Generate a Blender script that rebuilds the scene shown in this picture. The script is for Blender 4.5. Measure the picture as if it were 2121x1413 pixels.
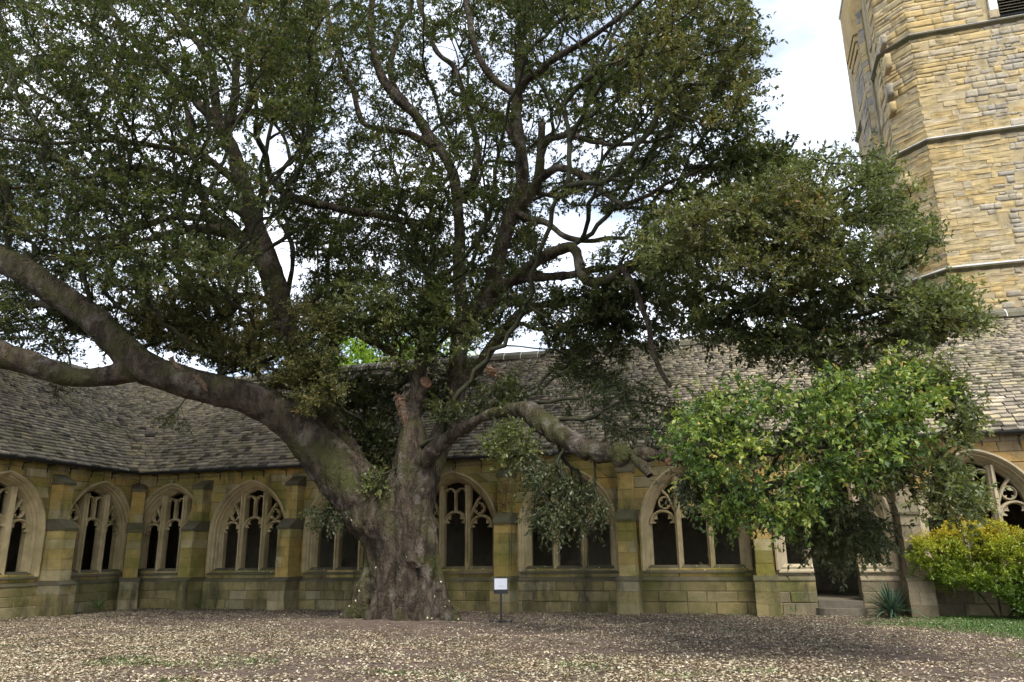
import bpy, math, random
import numpy as np
from mathutils import Matrix, Vector
random.seed(7); RNG = np.random.default_rng(7)
rad = math.radians
for o in list(bpy.data.objects): bpy.data.objects.remove(o)
SC = bpy.context.scene
COL = SC.collection

# ------------------------------------------------------------------ camera
W, H = 2121, 1413                      # picture frame the lens was measured in
FPX, PITCH, YAW, ROLL, CH = 1594.65, 0.270377, 0.2874065, -0.0115028, 1.6
_cy, _sy, _cp, _sp = math.cos(YAW), math.sin(YAW), math.cos(PITCH), math.sin(PITCH)
CF = np.array([-_sy*_cp, _cy*_cp, _sp]); _R = np.array([_cy, _sy, 0.]); _U = np.cross(_R, CF)
CR = math.cos(ROLL)*_R + math.sin(ROLL)*_U; CU = -math.sin(ROLL)*_R + math.cos(ROLL)*_U
cd = bpy.data.cameras.new('camera'); cam = bpy.data.objects.new('camera', cd); COL.objects.link(cam)
cd.sensor_width = 36; cd.lens = FPX/W*36; cd.clip_end = 2000
cam.matrix_world = Matrix(((CR[0], CU[0], -CF[0], 0), (CR[1], CU[1], -CF[1], 0), (CR[2], CU[2], -CF[2], CH), (0, 0, 0, 1)))
SC.camera = cam

# ------------------------------------------------------------------ sky, sun, exposure
SUN_EL, SUN_AZ = rad(54), rad(152)     # azimuth clockwise from +Y: behind the camera, a little to the right
wd = bpy.data.worlds.new('World'); SC.world = wd; wd.use_nodes = True
nt = wd.node_tree; nt.nodes.clear()
def wn(t, **k):
    n = nt.nodes.new(t)
    for a, b in k.items(): setattr(n, a, b)
    return n
sky = wn('ShaderNodeTexSky', sky_type='NISHITA', sun_disc=False, sun_elevation=SUN_EL, sun_rotation=SUN_AZ)
tc = wn('ShaderNodeTexCoord'); mp = wn('ShaderNodeMapping'); mp.inputs['Scale'].default_value = (1.0, 1.0, 2.2)
nz = wn('ShaderNodeTexNoise'); nz.inputs['Scale'].default_value = 2.6; nz.inputs['Detail'].default_value = 7; nz.inputs['Roughness'].default_value = .55
cr = wn('ShaderNodeValToRGB'); cr.color_ramp.elements[0].position = .38; cr.color_ramp.elements[1].position = .64
cr.color_ramp.elements[0].color = (.30, .30, .30, 1); cr.color_ramp.elements[1].color = (1, 1, 1, 1)
mx = wn('ShaderNodeMix', data_type='RGBA'); mx.inputs['B'].default_value = (7.6, 8.0, 8.7, 1)
bg = wn('ShaderNodeBackground'); bg.inputs['Strength'].default_value = .1
wo = wn('ShaderNodeOutputWorld')
for a, b in ((tc.outputs['Generated'], mp.inputs['Vector']), (mp.outputs['Vector'], nz.inputs['Vector']), (nz.outputs['Fac'], cr.inputs['Fac']),
             (cr.outputs['Color'], mx.inputs['Factor']), (sky.outputs['Color'], mx.inputs['A']), (mx.outputs['Result'], bg.inputs['Color']), (bg.outputs['Background'], wo.inputs['Surface'])):
    nt.links.new(a, b)
sl = bpy.data.lights.new('sun', 'SUN'); sl.energy = 2.0; sl.angle = rad(24); sl.color = (1, .95, .86)
so = bpy.data.objects.new('sun', sl); COL.objects.link(so)
sdir = Vector((math.sin(SUN_AZ)*math.cos(SUN_EL), math.cos(SUN_AZ)*math.cos(SUN_EL), math.sin(SUN_EL)))
so.rotation_euler = sdir.to_track_quat('Z', 'Y').to_euler(); so.location = (0, 0, 40)
SC.view_settings.view_transform = 'Standard'; SC.view_settings.look = 'None'; SC.view_settings.gamma = 1
SC.view_settings.exposure = 1.27
SC.cycles.max_bounces = 5; SC.cycles.diffuse_bounces = 3; SC.cycles.glossy_bounces = 1; SC.cycles.transmission_bounces = 2; SC.cycles.transparent_max_bounces = 4
SC.cycles.use_denoising = True
try: SC.cycles.use_adaptive_sampling = True; SC.cycles.adaptive_threshold = .03
except Exception: pass

# ------------------------------------------------------------------ measuring helpers: a point of the place seen at (x, y) at building depth Y
CAM0 = np.array([0, 0, CH])
def at(x, y, Y):
    d = CF*FPX + CR*(x-W/2) - CU*(y-H/2)
    return CAM0 + d*(Y/d[1])
def at_arr(x, y, Y):
    d = CF[None]*FPX + CR[None]*(x-W/2)[:, None] - CU[None]*(y-H/2)[:, None]
    return CAM0 + d*(Y/d[:, 1])[:, None]
def rm(P, px): return px*float(np.dot(np.asarray(P)-CAM0, CF))/FPX
def project(P):
    d = np.asarray(P)-CAM0; z = d@CF
    return np.stack([W/2+FPX*(d@CR)/z, H/2-FPX*(d@CU)/z], -1)

# ------------------------------------------------------------------ mesh helpers
def link(o, parent=None):
    COL.objects.link(o)
    if parent is not None: o.parent = parent
    return o
def mesh_from(name, verts, faces, mat, smooth=False):
    me = bpy.data.meshes.new(name); me.from_pydata([tuple(map(float, v)) for v in verts], [], [tuple(f) for f in faces]); me.update()
    if mat is not None: me.materials.append(mat)
    if smooth: me.polygons.foreach_set('use_smooth', [True]*len(me.polygons))
    return me
def obj(name, verts, faces, mat, parent=None, smooth=False, loc=None):
    o = bpy.data.objects.new(name, mesh_from(name, verts, faces, mat, smooth)); link(o, parent)
    if loc is not None: o.location = loc
    return o
def big_mesh(name, V, Q, mat, parent=None, tone=None, smooth=False, k=4):
    """V (n,3), Q (m,k) numpy -> one mesh object with an optional per-face value 'tone'"""
    V = np.ascontiguousarray(V, dtype=np.float32); Q = np.ascontiguousarray(Q, dtype=np.int32)
    me = bpy.data.meshes.new(name); me.vertices.add(len(V)); me.vertices.foreach_set('co', V.ravel())
    m = len(Q); me.loops.add(m*k); me.loops.foreach_set('vertex_index', Q.ravel())
    me.polygons.add(m); me.polygons.foreach_set('loop_start', np.arange(0, m*k, k, dtype=np.int32))
    if smooth: me.polygons.foreach_set('use_smooth', np.ones(m, dtype=bool))
    if tone is not None:
        a = me.attributes.new('tone', 'FLOAT', 'FACE'); a.data.foreach_set('value', np.ascontiguousarray(tone, dtype=np.float32))
    me.update(calc_edges=True); me.materials.append(mat)
    o = bpy.data.objects.new(name, me); link(o, parent); return o
def empty(name, loc):
    o = bpy.data.objects.new(name, None); o.location = loc; link(o); o.empty_display_size = .2; return o
def tag(o, label=None, cat=None, group=None, kind=None):
    for k, v in (('label', label), ('category', cat), ('group', group), ('kind', kind)):
        if v: o[k] = v
    return o
def box(x0, x1, y0, y1, z0, z1):
    return ([(x0, y0, z0), (x1, y0, z0), (x1, y1, z0), (x0, y1, z0), (x0, y0, z1), (x1, y0, z1), (x1, y1, z1), (x0, y1, z1)],
            [(0, 3, 2, 1), (4, 5, 6, 7), (0, 1, 5, 4), (1, 2, 6, 5), (2, 3, 7, 6), (3, 0, 4, 7)])
def join(parts):
    V, F = [], []
    for v, f in parts:
        k = len(V); V += list(v); F += [tuple(i+k for i in q) for q in f]
    return V, F
def prism_x(prof, x0, x1):
    """closed profile of (y, z) points, run along x"""
    n = len(prof); V = [(x0, y, z) for y, z in prof] + [(x1, y, z) for y, z in prof]
    F = [tuple(range(n))[::-1], tuple(range(n, 2*n))] + [(i, (i+1) % n, n+(i+1) % n, n+i) for i in range(n)]
    return V, F
def hash3(i, j, k, s):
    h = (i*374761393 + j*668265263 + k*2147483647 + s*1274126177) & 0xffffffff
    h = ((h ^ (h >> 13))*1274126177) & 0xffffffff
    return ((h ^ (h >> 16)) & 0xffff)/32767.5-1
def vnoise(P, s=0):
    P = np.asarray(P, float); b = np.floor(P).astype(np.int64); f = P-b; f = f*f*(3-2*f); r = 0
    for dx in (0, 1):
        for dy in (0, 1):
            for dz in (0, 1):
                w = np.abs(1-dx-f[:, 0])*np.abs(1-dy-f[:, 1])*np.abs(1-dz-f[:, 2])
                r = r + w*hash3(b[:, 0]+dx, b[:, 1]+dy, b[:, 2]+dz, s)
    return r
def norm(v): return v/np.maximum(np.linalg.norm(v, axis=-1, keepdims=True), 1e-9)

# ------------------------------------------------------------------ materials
def new_mat(name):
    m = bpy.data.materials.new(name); m.use_nodes = True
    t = m.node_tree; b = t.nodes['Principled BSDF']; return m, t, b
def N(t, typ, **k):
    n = t.nodes.new(typ)
    for a, v in k.items():
        if a.startswith('i_'): n.inputs[a[2:].replace('_', ' ')].default_value = v
        else: setattr(n, a, v)
    return n
def ramp(t, fac, stops, interp='LINEAR'):
    r = t.nodes.new('ShaderNodeValToRGB'); e = r.color_ramp.elements; r.color_ramp.interpolation = interp
    e[0].position = stops[0][0]; e[0].color = (*stops[0][1], 1); e[1].position = stops[-1][0]; e[1].color = (*stops[-1][1], 1)
    for p, c in stops[1:-1]:
        q = e.new(p); q.color = (*c, 1)
    t.links.new(fac, r.inputs['Fac']); return r.outputs['Color']
def mixc(t, fac, a, b, mode='MIX'):
    m = t.nodes.new('ShaderNodeMix'); m.data_type = 'RGBA'; m.blend_type = mode
    for s, v in ((m.inputs['Factor'], fac), (m.inputs['A'], a), (m.inputs['B'], b)):
        if hasattr(v, 'is_linked'): t.links.new(v, s)
        else: s.default_value = v if not isinstance(v, tuple) else (*v, 1)
    return m.outputs['Result']
def world_pos(t): return t.nodes.new('ShaderNodeNewGeometry').outputs['Position']
def noise(t, scale, detail=4, rough=.55, vec=None, stretch=None, dist=0):
    n = N(t, 'ShaderNodeTexNoise'); n.inputs['Scale'].default_value = scale; n.inputs['Detail'].default_value = detail; n.inputs['Roughness'].default_value = rough; n.inputs['Distortion'].default_value = dist
    v = vec if vec is not None else world_pos(t)
    if stretch:
        m = t.nodes.new('ShaderNodeMapping'); m.inputs['Scale'].default_value = stretch; t.links.new(v, m.inputs['Vector']); v = m.outputs['Vector']
    t.links.new(v, n.inputs['Vector']); return n.outputs['Fac']
def bump(t, b, h, strength=.5, dist=.02):
    n = t.nodes.new('ShaderNodeBump'); n.inputs['Strength'].default_value = strength; n.inputs['Distance'].default_value = dist
    t.links.new(h, n.inputs['Height']); t.links.new(n.outputs['Normal'], b.inputs['Normal'])
def per_piece(t, src):
    if src == 'obj': return t.nodes.new('ShaderNodeObjectInfo').outputs['Random']
    a = t.nodes.new('ShaderNodeAttribute'); a.attribute_name = 'tone'; return a.outputs['Fac']

def stone_mat(name, stops, algae=(.09, .10, .025), algae_amt=.5, soot=.35, src='obj', rough=.9, bstr=.6, grain=14, laminate=False):
    m, t, b = new_mat(name)
    c = ramp(t, per_piece(t, src), stops)
    n1 = noise(t, 3.2, 5, .6); c = mixc(t, ramp(t, n1, [(.3, (0, 0, 0)), (.7, (1, 1, 1))]), mixc(t, 1.0, c, (.72, .72, .72), 'MULTIPLY'), c)
    n2 = noise(t, .75, 6, .62); f2 = ramp(t, n2, [(.44, (0, 0, 0)), (.66, (algae_amt,)*3)]); c = mixc(t, f2, c, algae)
    n3 = noise(t, 1.7, 6, .7, stretch=(1, 1, .28)); f3 = ramp(t, n3, [(.50, (0, 0, 0)), (.70, (soot,)*3)]); c = mixc(t, f3, c, (.035, .032, .026))
    n4 = noise(t, 60, 2, .5); c = mixc(t, .25, c, mixc(t, 1.0, c, ramp(t, n4, [(.3, (.55,)*3), (.7, (1.35,)*3)]), 'MULTIPLY'))
    t.links.new(c, b.inputs['Base Color']); b.inputs['Roughness'].default_value = rough; b.inputs['Specular IOR Level'].default_value = .25
    h = noise(t, grain, 6, .65, stretch=(.35, .35, 1.6) if laminate else None); bump(t, b, h, bstr, .03)
    return m
def plain_mat(name, col, rough=.6, spec=.4, metal=0, var=.25, scale=20, bstr=.15):
    m, t, b = new_mat(name); n = noise(t, scale, 4, .6)
    lo = tuple(max(0, x*(1-var)) for x in col); hi = tuple(min(1, x*(1+var)) for x in col)
    t.links.new(ramp(t, n, [(.3, lo), (.7, hi)]), b.inputs['Base Color'])
    b.inputs['Roughness'].default_value = rough; b.inputs['Specular IOR Level'].default_value = spec; b.inputs['Metallic'].default_value = metal
    if bstr: bump(t, b, noise(t, scale*3, 3), bstr, .005)
    return m
def leaf_mat(name, stops, trans=.28, rough=.42, spec=.45):
    m, t, b = new_mat(name)
    c = ramp(t, per_piece(t, 'attr'), stops)
    n = noise(t, 1.1, 3, .5); c = mixc(t, 1.0, c, ramp(t, n, [(.3, (.72, .78, .7)), (.7, (1.2, 1.15, 1.1))]), 'MULTIPLY')
    t.links.new(c, b.inputs['Base Color']); b.inputs['Roughness'].default_value = rough; b.inputs['Specular IOR Level'].default_value = spec
    tr = t.nodes.new('ShaderNodeBsdfTranslucent'); t.links.new(mixc(t, 1.0, c, (1.3, 1.4, .65), 'MULTIPLY'), tr.inputs['Color'])
    mx = t.nodes.new('ShaderNodeMixShader'); mx.inputs['Fac'].default_value = trans
    t.links.new(b.outputs['BSDF'], mx.inputs[1]); t.links.new(tr.outputs['BSDF'], mx.inputs[2]); t.links.new(mx.outputs['Shader'], t.nodes['Material Output'].inputs['Surface'])
    return m

M = {}
M['stone_green'] = stone_mat('stone_green', [(0, (.27, .22, .080)), (.25, (.42, .32, .105)), (.5, (.54, .36, .11)), (.72, (.50, .39, .155)), (.88, (.38, .32, .17)), (1, (.58, .48, .26))], algae=(.17, .17, .032), algae_amt=.85, soot=.8)
M['stone_gold'] = stone_mat('stone_gold', [(0, (.46, .27, .085)), (.4, (.52, .33, .12)), (.75, (.44, .32, .17)), (1, (.36, .30, .20))], algae=(.16, .13, .05), algae_amt=.35, soot=.45)
M['stone_plinth'] = stone_mat('stone_plinth', [(0, (.20, .165, .075)), (.3, (.32, .26, .115)), (.6, (.40, .32, .14)), (.85, (.32, .28, .17)), (1, (.48, .40, .22))], algae=(.10, .108, .03), algae_amt=.9, soot=.9)
M['stone_tan'] = stone_mat('stone_tan', [(0, (.20, .165, .105)), (.4, (.29, .235, .15)), (1, (.36, .30, .20))], algae=(.11, .10, .055), algae_amt=.6, soot=.6)
M['stone_dress'] = stone_mat('stone_dress', [(0, (.56, .45, .25)), (1, (.58, .465, .26))], algae=(.26, .225, .075), algae_amt=.6, soot=.5, bstr=.3)
M['stone_dress_clean'] = stone_mat('stone_dress_clean', [(0, (.50, .42, .29)), (1, (.52, .44, .30))], algae=(.25, .20, .10), algae_amt=.4, soot=.3, bstr=.3)
M['weathering'] = stone_mat('weathering', [(0, (.13, .115, .072)), (1, (.20, .17, .105))], algae=(.085, .088, .03), algae_amt=.8, soot=.5)
M['step'] = stone_mat('step', [(0, (.15, .13, .10)), (1, (.20, .17, .13))], algae=(.08, .075, .05), algae_amt=.6, soot=.5)
M['mortar'] = stone_mat('mortar', [(0, (.20, .165, .095)), (1, (.20, .165, .095))], algae=(.07, .075, .025), algae_amt=.6, soot=.7)
M['inner_stone'] = stone_mat('inner_stone', [(0, (.22, .19, .135)), (1, (.22, .19, .135))], algae_amt=.1, soot=.4)
SL = [(0, (.09, .078, .058)), (.15, (.24, .21, .165)), (.5, (.36, .31, .24)), (.78, (.44, .375, .27)), (.92, (.48, .41, .25)), (1, (.58, .52, .42))]
M['slate'] = stone_mat('slate', SL, algae=(.15, .15, .06), algae_amt=.45, soot=.4, src='obj', bstr=.5, grain=22)
M['slate_stuff'] = stone_mat('slate_stuff', SL, algae=(.15, .15, .06), algae_amt=.45, soot=.4, src='attr', bstr=.5, grain=22)
M['ridge'] = stone_mat('ridge', [(0, (.20, .18, .13)), (1, (.34, .30, .22))], algae=(.06, .07, .03), algae_amt=.5, soot=.7)
TGOLD = [(0, (.50, .36, .155)), (.35, (.54, .405, .19)), (.62, (.53, .42, .225)), (.82, (.47, .385, .235)), (.95, (.55, .46, .31)), (1, (.36, .31, .21))]
M['tower_gold'] = stone_mat('tower_gold', TGOLD, algae=(.30, .24, .13), algae_amt=.4, soot=.35, laminate=True, bstr=.9, grain=9)
TGREY = [(0, (.36, .32, .245)), (.4, (.40, .35, .255)), (.75, (.45, .375, .24)), (1, (.49, .43, .32))]
M['tower_grey_far'] = stone_mat('tower_grey_far', TGREY, algae=(.30, .295, .28), algae_amt=.7, soot=.4, bstr=1.0, grain=11, src='attr')
M['tower_grey'] = stone_mat('tower_grey', TGREY, algae=(.19, .195, .20), algae_amt=.95, soot=.65, bstr=1.0, grain=11)
M['tower_gold_far'] = stone_mat('tower_gold_far', TGOLD, algae=(.30, .24, .13), algae_amt=.4, soot=.35, laminate=True, bstr=.9, grain=9, src='attr')
M['tower_mortar'] = stone_mat('tower_mortar', [(0, (.46, .37, .21)), (1, (.46, .37, .21))], algae=(.2, .18, .13), algae_amt=.4, soot=.6)
M['lead'] = plain_mat('lead', (.45, .45, .44), .5, .5, 0, .2, 5)
M['black_iron'] = plain_mat('black_iron', (.018, .02, .022), .45, .5)
M['black_plastic'] = plain_mat('black_plastic', (.012, .013, .015), .4, .5, bstr=.05)
M['paper'] = plain_mat('paper', (.80, .82, .88), .6, .3, var=.02, bstr=0)
M['print'] = plain_mat('print', (.42, .43, .46), .7, .2, bstr=0)
M['timber'] = plain_mat('timber', (.06, .045, .03), .8, .2)
def torn_mat():
    m, t, b = new_mat('wood_torn'); n = noise(t, 26, 5, .7, stretch=(1, 1, .12)); n2 = noise(t, 5, 4, .6)
    c = ramp(t, n, [(.32, (.035, .022, .014)), (.5, (.13, .078, .043)), (.7, (.28, .18, .105))]); c = mixc(t, ramp(t, n2, [(.45, (0, 0, 0)), (.65, (.75,)*3)]), c, (.10, .08, .062))
    t.links.new(c, b.inputs['Base Color']); b.inputs['Roughness'].default_value = .9; bump(t, b, n, 1.0, .04); return m
M['wood_torn'] = torn_mat()
M['wood_cut'] = plain_mat('wood_cut', (.12, .068, .042), .9, .2, var=.5, scale=18, bstr=.4)
M['white_wash'] = plain_mat('white_wash', (.78, .77, .74), .8, .3, var=.12, scale=4)

def noise_warp(t):
    n = N(t, 'ShaderNodeTexNoise'); n.inputs['Scale'].default_value = 3; p = world_pos(t); t.links.new(p, n.inputs['Vector'])
    v = t.nodes.new('ShaderNodeVectorMath'); v.operation = 'MULTIPLY_ADD'; t.links.new(n.outputs['Color'], v.inputs[0]); v.inputs[1].default_value = (.25, .25, .25); t.links.new(p, v.inputs[2]); return v.outputs['Vector']
def bark_mat():
    m, t, b = new_mat('bark')
    n = noise(t, 5, 6, .65, stretch=(1, 1, .35)); c = ramp(t, n, [(.30, (.014, .011, .008)), (.48, (.056, .042, .029)), (.70, (.14, .11, .08))])
    n2 = noise(t, 1.1, 5, .6); c = mixc(t, ramp(t, n2, [(.46, (0, 0, 0)), (.64, (.8,)*3)]), c, (.062, .068, .016))
    n3 = noise(t, 1.9, 4, .6); c = mixc(t, ramp(t, n3, [(.54, (0, 0, 0)), (.70, (.6,)*3)]), c, (.24, .21, .18))
    t.links.new(c, b.inputs['Base Color']); b.inputs['Roughness'].default_value = .88; b.inputs['Specular IOR Level'].default_value = .25
    v = N(t, 'ShaderNodeTexVoronoi', feature='DISTANCE_TO_EDGE'); v.inputs['Scale'].default_value = 22
    mpn = t.nodes.new('ShaderNodeMapping'); mpn.inputs['Scale'].default_value = (1, 1, .45); t.links.new(world_pos(t), mpn.inputs['Vector']); t.links.new(mpn.outputs['Vector'], v.inputs['Vector'])
    a = t.nodes.new('ShaderNodeMath'); a.operation = 'ADD'; t.links.new(v.outputs['Distance'], a.inputs[0]); t.links.new(noise(t, 40, 5, .7), a.inputs[1])
    v2 = N(t, 'ShaderNodeTexVoronoi', feature='DISTANCE_TO_EDGE'); v2.inputs['Scale'].default_value = 9
    mp2 = t.nodes.new('ShaderNodeMapping'); mp2.inputs['Scale'].default_value = (1, 1, .34); t.links.new(noise_warp(t), mp2.inputs['Vector']); t.links.new(mp2.outputs['Vector'], v2.inputs['Vector'])
    a2 = t.nodes.new('ShaderNodeMath'); a2.operation = 'MULTIPLY_ADD'; a2.inputs[1].default_value = 2.2; t.links.new(v2.outputs['Distance'], a2.inputs[0]); t.links.new(a.outputs['Value'], a2.inputs[2])
    bump(t, b, a2.outputs['Value'], 1.0, .05); return m
M['bark'] = bark_mat()
M['twig'] = plain_mat('twig', (.035, .036, .020), .85, .2, var=.5, scale=3, bstr=0)
M['twig_moss'] = plain_mat('twig_moss', (.10, .10, .04), .85, .2, var=.4, scale=3, bstr=.3)
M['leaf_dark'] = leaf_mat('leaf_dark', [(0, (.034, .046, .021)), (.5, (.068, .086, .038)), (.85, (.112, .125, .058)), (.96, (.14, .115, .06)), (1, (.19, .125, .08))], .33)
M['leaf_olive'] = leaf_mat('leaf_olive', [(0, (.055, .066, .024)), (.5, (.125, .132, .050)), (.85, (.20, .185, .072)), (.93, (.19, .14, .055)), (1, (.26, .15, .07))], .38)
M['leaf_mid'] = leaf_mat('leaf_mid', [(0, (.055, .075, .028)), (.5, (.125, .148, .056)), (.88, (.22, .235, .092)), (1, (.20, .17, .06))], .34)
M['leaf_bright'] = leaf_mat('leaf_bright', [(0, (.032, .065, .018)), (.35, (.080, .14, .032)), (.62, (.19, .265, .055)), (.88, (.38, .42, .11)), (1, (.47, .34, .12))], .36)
M['leaf_red'] = leaf_mat('leaf_red', [(0, (.10, .045, .022)), (.7, (.20, .09, .04)), (1, (.34, .19, .10))], .25)
M['leaf_gold'] = leaf_mat('leaf_gold', [(0, (.05, .095, .014)), (.4, (.15, .23, .026)), (.75, (.34, .37, .04)), (1, (.52, .38, .045))], .35)
M['leaf_lime'] = leaf_mat('leaf_lime', [(0, (.14, .24, .03)), (1, (.34, .46, .07))], .5)
M['yucca'] = leaf_mat('yucca', [(0, (.035, .075, .05)), (1, (.10, .16, .11))], .1, .4)
M['grass'] = leaf_mat('grass', [(0, (.045, .10, .022)), (.6, (.085, .20, .04)), (1, (.17, .26, .06))], .25, .5)
M['litter'] = leaf_mat('litter', [(0, (.10, .068, .045)), (.3, (.22, .16, .11)), (.55, (.40, .33, .24)), (.85, (.58, .51, .40)), (1, (.74, .70, .60))], .1, .7, .25)
def ground_mat():
    m, t, b = new_mat('soil')
    c = ramp(t, noise(t, 2.2, 7, .7), [(.3, (.060, .043, .035)), (.55, (.125, .092, .074)), (.75, (.20, .155, .12))])
    c = mixc(t, ramp(t, noise(t, 40, 4, .7), [(.55, (0, 0, 0)), (.68, (.5,)*3)]), c, (.26, .21, .14))
    t.links.new(c, b.inputs['Base Color']); b.inputs['Roughness'].default_value = .95; b.inputs['Specular IOR Level'].default_value = .15
    bump(t, b, noise(t, 28, 6, .7), .8, .03); return m
M['soil'] = ground_mat()

# ------------------------------------------------------------------ ground
D, XL, ZE, ZS, ZR, RY, BX0, BAY = 22.729, -20.561, 4.54, 1.235, 8.52, 3.2, -17.705, 3.6055
TC = np.array([-8.5, 18.75])                      # foot of the old oak
def gz(x, y):
    P = np.stack([np.asarray(x, float)*.5, np.asarray(y, float)*.5, np.zeros_like(np.asarray(x, float))], -1)
    h = vnoise(P, 3)*.035 + vnoise(P*4, 4)*.010
    r = np.hypot(np.asarray(x)-TC[0], np.asarray(y)-TC[1]); h = h + .12*np.exp(-(r/2.6)**2)
    wall = np.clip((np.asarray(y)-21.6)/1.0, 0, 1); return h*(1-wall)
gx = np.concatenate([np.array([-400, -120, -45]), np.arange(-26, 12.01, .25), np.array([30, 120, 400])])
gy = np.concatenate([np.array([-300, -60, -8]), np.arange(2, 24.01, .25), np.array([45, 130, 500])])
GX, GY = np.meshgrid(gx, gy); flat = ((GX < -25) | (GX > 11.5) | (GY < 2.3) | (GY > 23.6))
GZ = np.where(flat, 0, gz(GX.ravel(), GY.ravel()).reshape(GX.shape))
gv = np.stack([GX, GY, GZ], -1).reshape(-1, 3); nx, ny = len(gx), len(gy)
ii, jj = np.meshgrid(np.arange(nx-1), np.arange(ny-1)); q = (jj*nx+ii).ravel()
tag(big_mesh('ground', gv, np.stack([q, q+1, q+nx+1, q+nx], 1), M['soil'], smooth=True), kind='structure')

# ------------------------------------------------------------------ cloister ranges
class Range:
    def __init__(s, name, loc, rot, label):
        s.root = tag(empty(name, loc), label, 'building'); s.rot = rot; s.loc = np.array(loc)
    def P(s, v):
        return [(-y, x, z) for x, y, z in v] if s.rot else [tuple(p) for p in v]
    def part(s, name, vf, mat, parent=None, smooth=False):
        return obj(name, s.P(vf[0]), vf[1], mat, parent or s.root, smooth)
WOUT, WIN, SPR, ROUT = 1.46, 1.19, 2.34, 1.78
EO = ROUT-WOUT; RIN = WIN+EO
def arch_hw(z, w):
    R = w+EO
    if z <= SPR: return w
    d = R*R-(z-SPR)**2
    return max(0., math.sqrt(d)-EO) if d > EO*EO else 0.
def arch_path(w, zb, n=14):
    """left foot -> apex -> right foot, with outward normals"""
    R = w+EO; out = []; a1 = math.acos(EO/R)
    for z in (zb, (zb+SPR)/2): out.append((-w, z, -1, 0))
    for i in range(n+1):
        a = a1*i/n; out.append((EO-R*math.cos(a), SPR+R*math.sin(a), -math.cos(a), math.sin(a)))
    return out + [(-x, z, -nx_, nz_) for x, z, nx_, nz_ in out[::-1]]
PROFILE = [(.04, .02), (.04, -.10), (-.01, -.115), (-.055, -.06), (-.075, .0), (-.11, .01), (-.135, .06), (-.12, .10), (-.16, .12), (-.19, .17), (-.17, .205), (-.205, .23), (-.24, .29), (-.27, .33), (-.27, .50)]
def surround():
    pth = arch_path(WOUT, 1.12); V = []; F = []
    for x, z, nx_, nz_ in pth:
        apex = abs(nx_) < .35 and abs(x) < .2
        for off, dy in PROFILE: V.append((x+nx_*off if not (apex and abs(x) < 1e-6) else 0, dy, z+nz_*off))
    # the two apex rows meet in the middle
    n = len(PROFILE)
    for i, (x, z, nx_, nz_) in enumerate(pth):
        if abs(x) < 1e-6:
            for j, (off, dy) in enumerate(PROFILE):
                R = ROUT+off; V[i*n+j] = (0, dy, SPR+math.sqrt(R*R-EO*EO))
    for i in range(len(pth)-1):
        for j in range(n-1): F.append((i*n+j, (i+1)*n+j, (i+1)*n+j+1, i*n+j+1))
    return V, F
def bar(path, w, y0, y1, closed=False):
    """stone bar with a pointed nose following a polyline of (x, z)"""
    p = np.array(path, float); t = np.gradient(p, axis=0)
    if closed: t = np.roll(p, -1, 0)-np.roll(p, 1, 0)
    t = norm(t); nrm = np.stack([-t[:, 1], t[:, 0]], 1); ym = y0+(y1-y0)*.42
    prof = [(-.5, ym), (-.16, y0), (.16, y0), (.5, ym), (.5, y1), (-.5, y1)]; V = []; F = []
    for c, nn in zip(p, nrm):
        for o, y in prof: V.append((c[0]+nn[0]*o*w, y, c[1]+nn[1]*o*w))
    k = len(prof); n = len(p)
    for i in range(n if closed else n-1):
        a, b = i*k, ((i+1) % n)*k
        for j in range(k): F.append((a+j, a+(j+1) % k, b+(j+1) % k, b+j))
    return V, F
def arc(cx, cz, r, a0, a1, n=12): return [(cx+r*math.cos(a0+(a1-a0)*i/n), cz+r*math.sin(a0+(a1-a0)*i/n)) for i in range(n+1)]
def cusped(cx, cz, R, a0, a1, cusps, depth, y0, y1, n=40, closed=False):
    """plate between a round head and its foils: the inner edge runs in lobes that meet in points"""
    V = []; F = []
    for i in range(n+1):
        a = a0+(a1-a0)*i/n; r = R*.93
        for c in cusps:
            d = abs(a-c); r = min(r, R*(.93-depth*max(0, 1-d/.42)**1.3))
        for rr, y in ((R, y0), (r, y0), (r, y1), (R, y1)): V.append((cx+rr*math.cos(a), y, cz+rr*math.sin(a)))
    for i in range(n):
        a, b = i*4, (i+1)*4
        for j in range(3): F.append((a+j, a+j+1, b+j+1, b+j))
    return V, F
PI = math.pi
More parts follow.
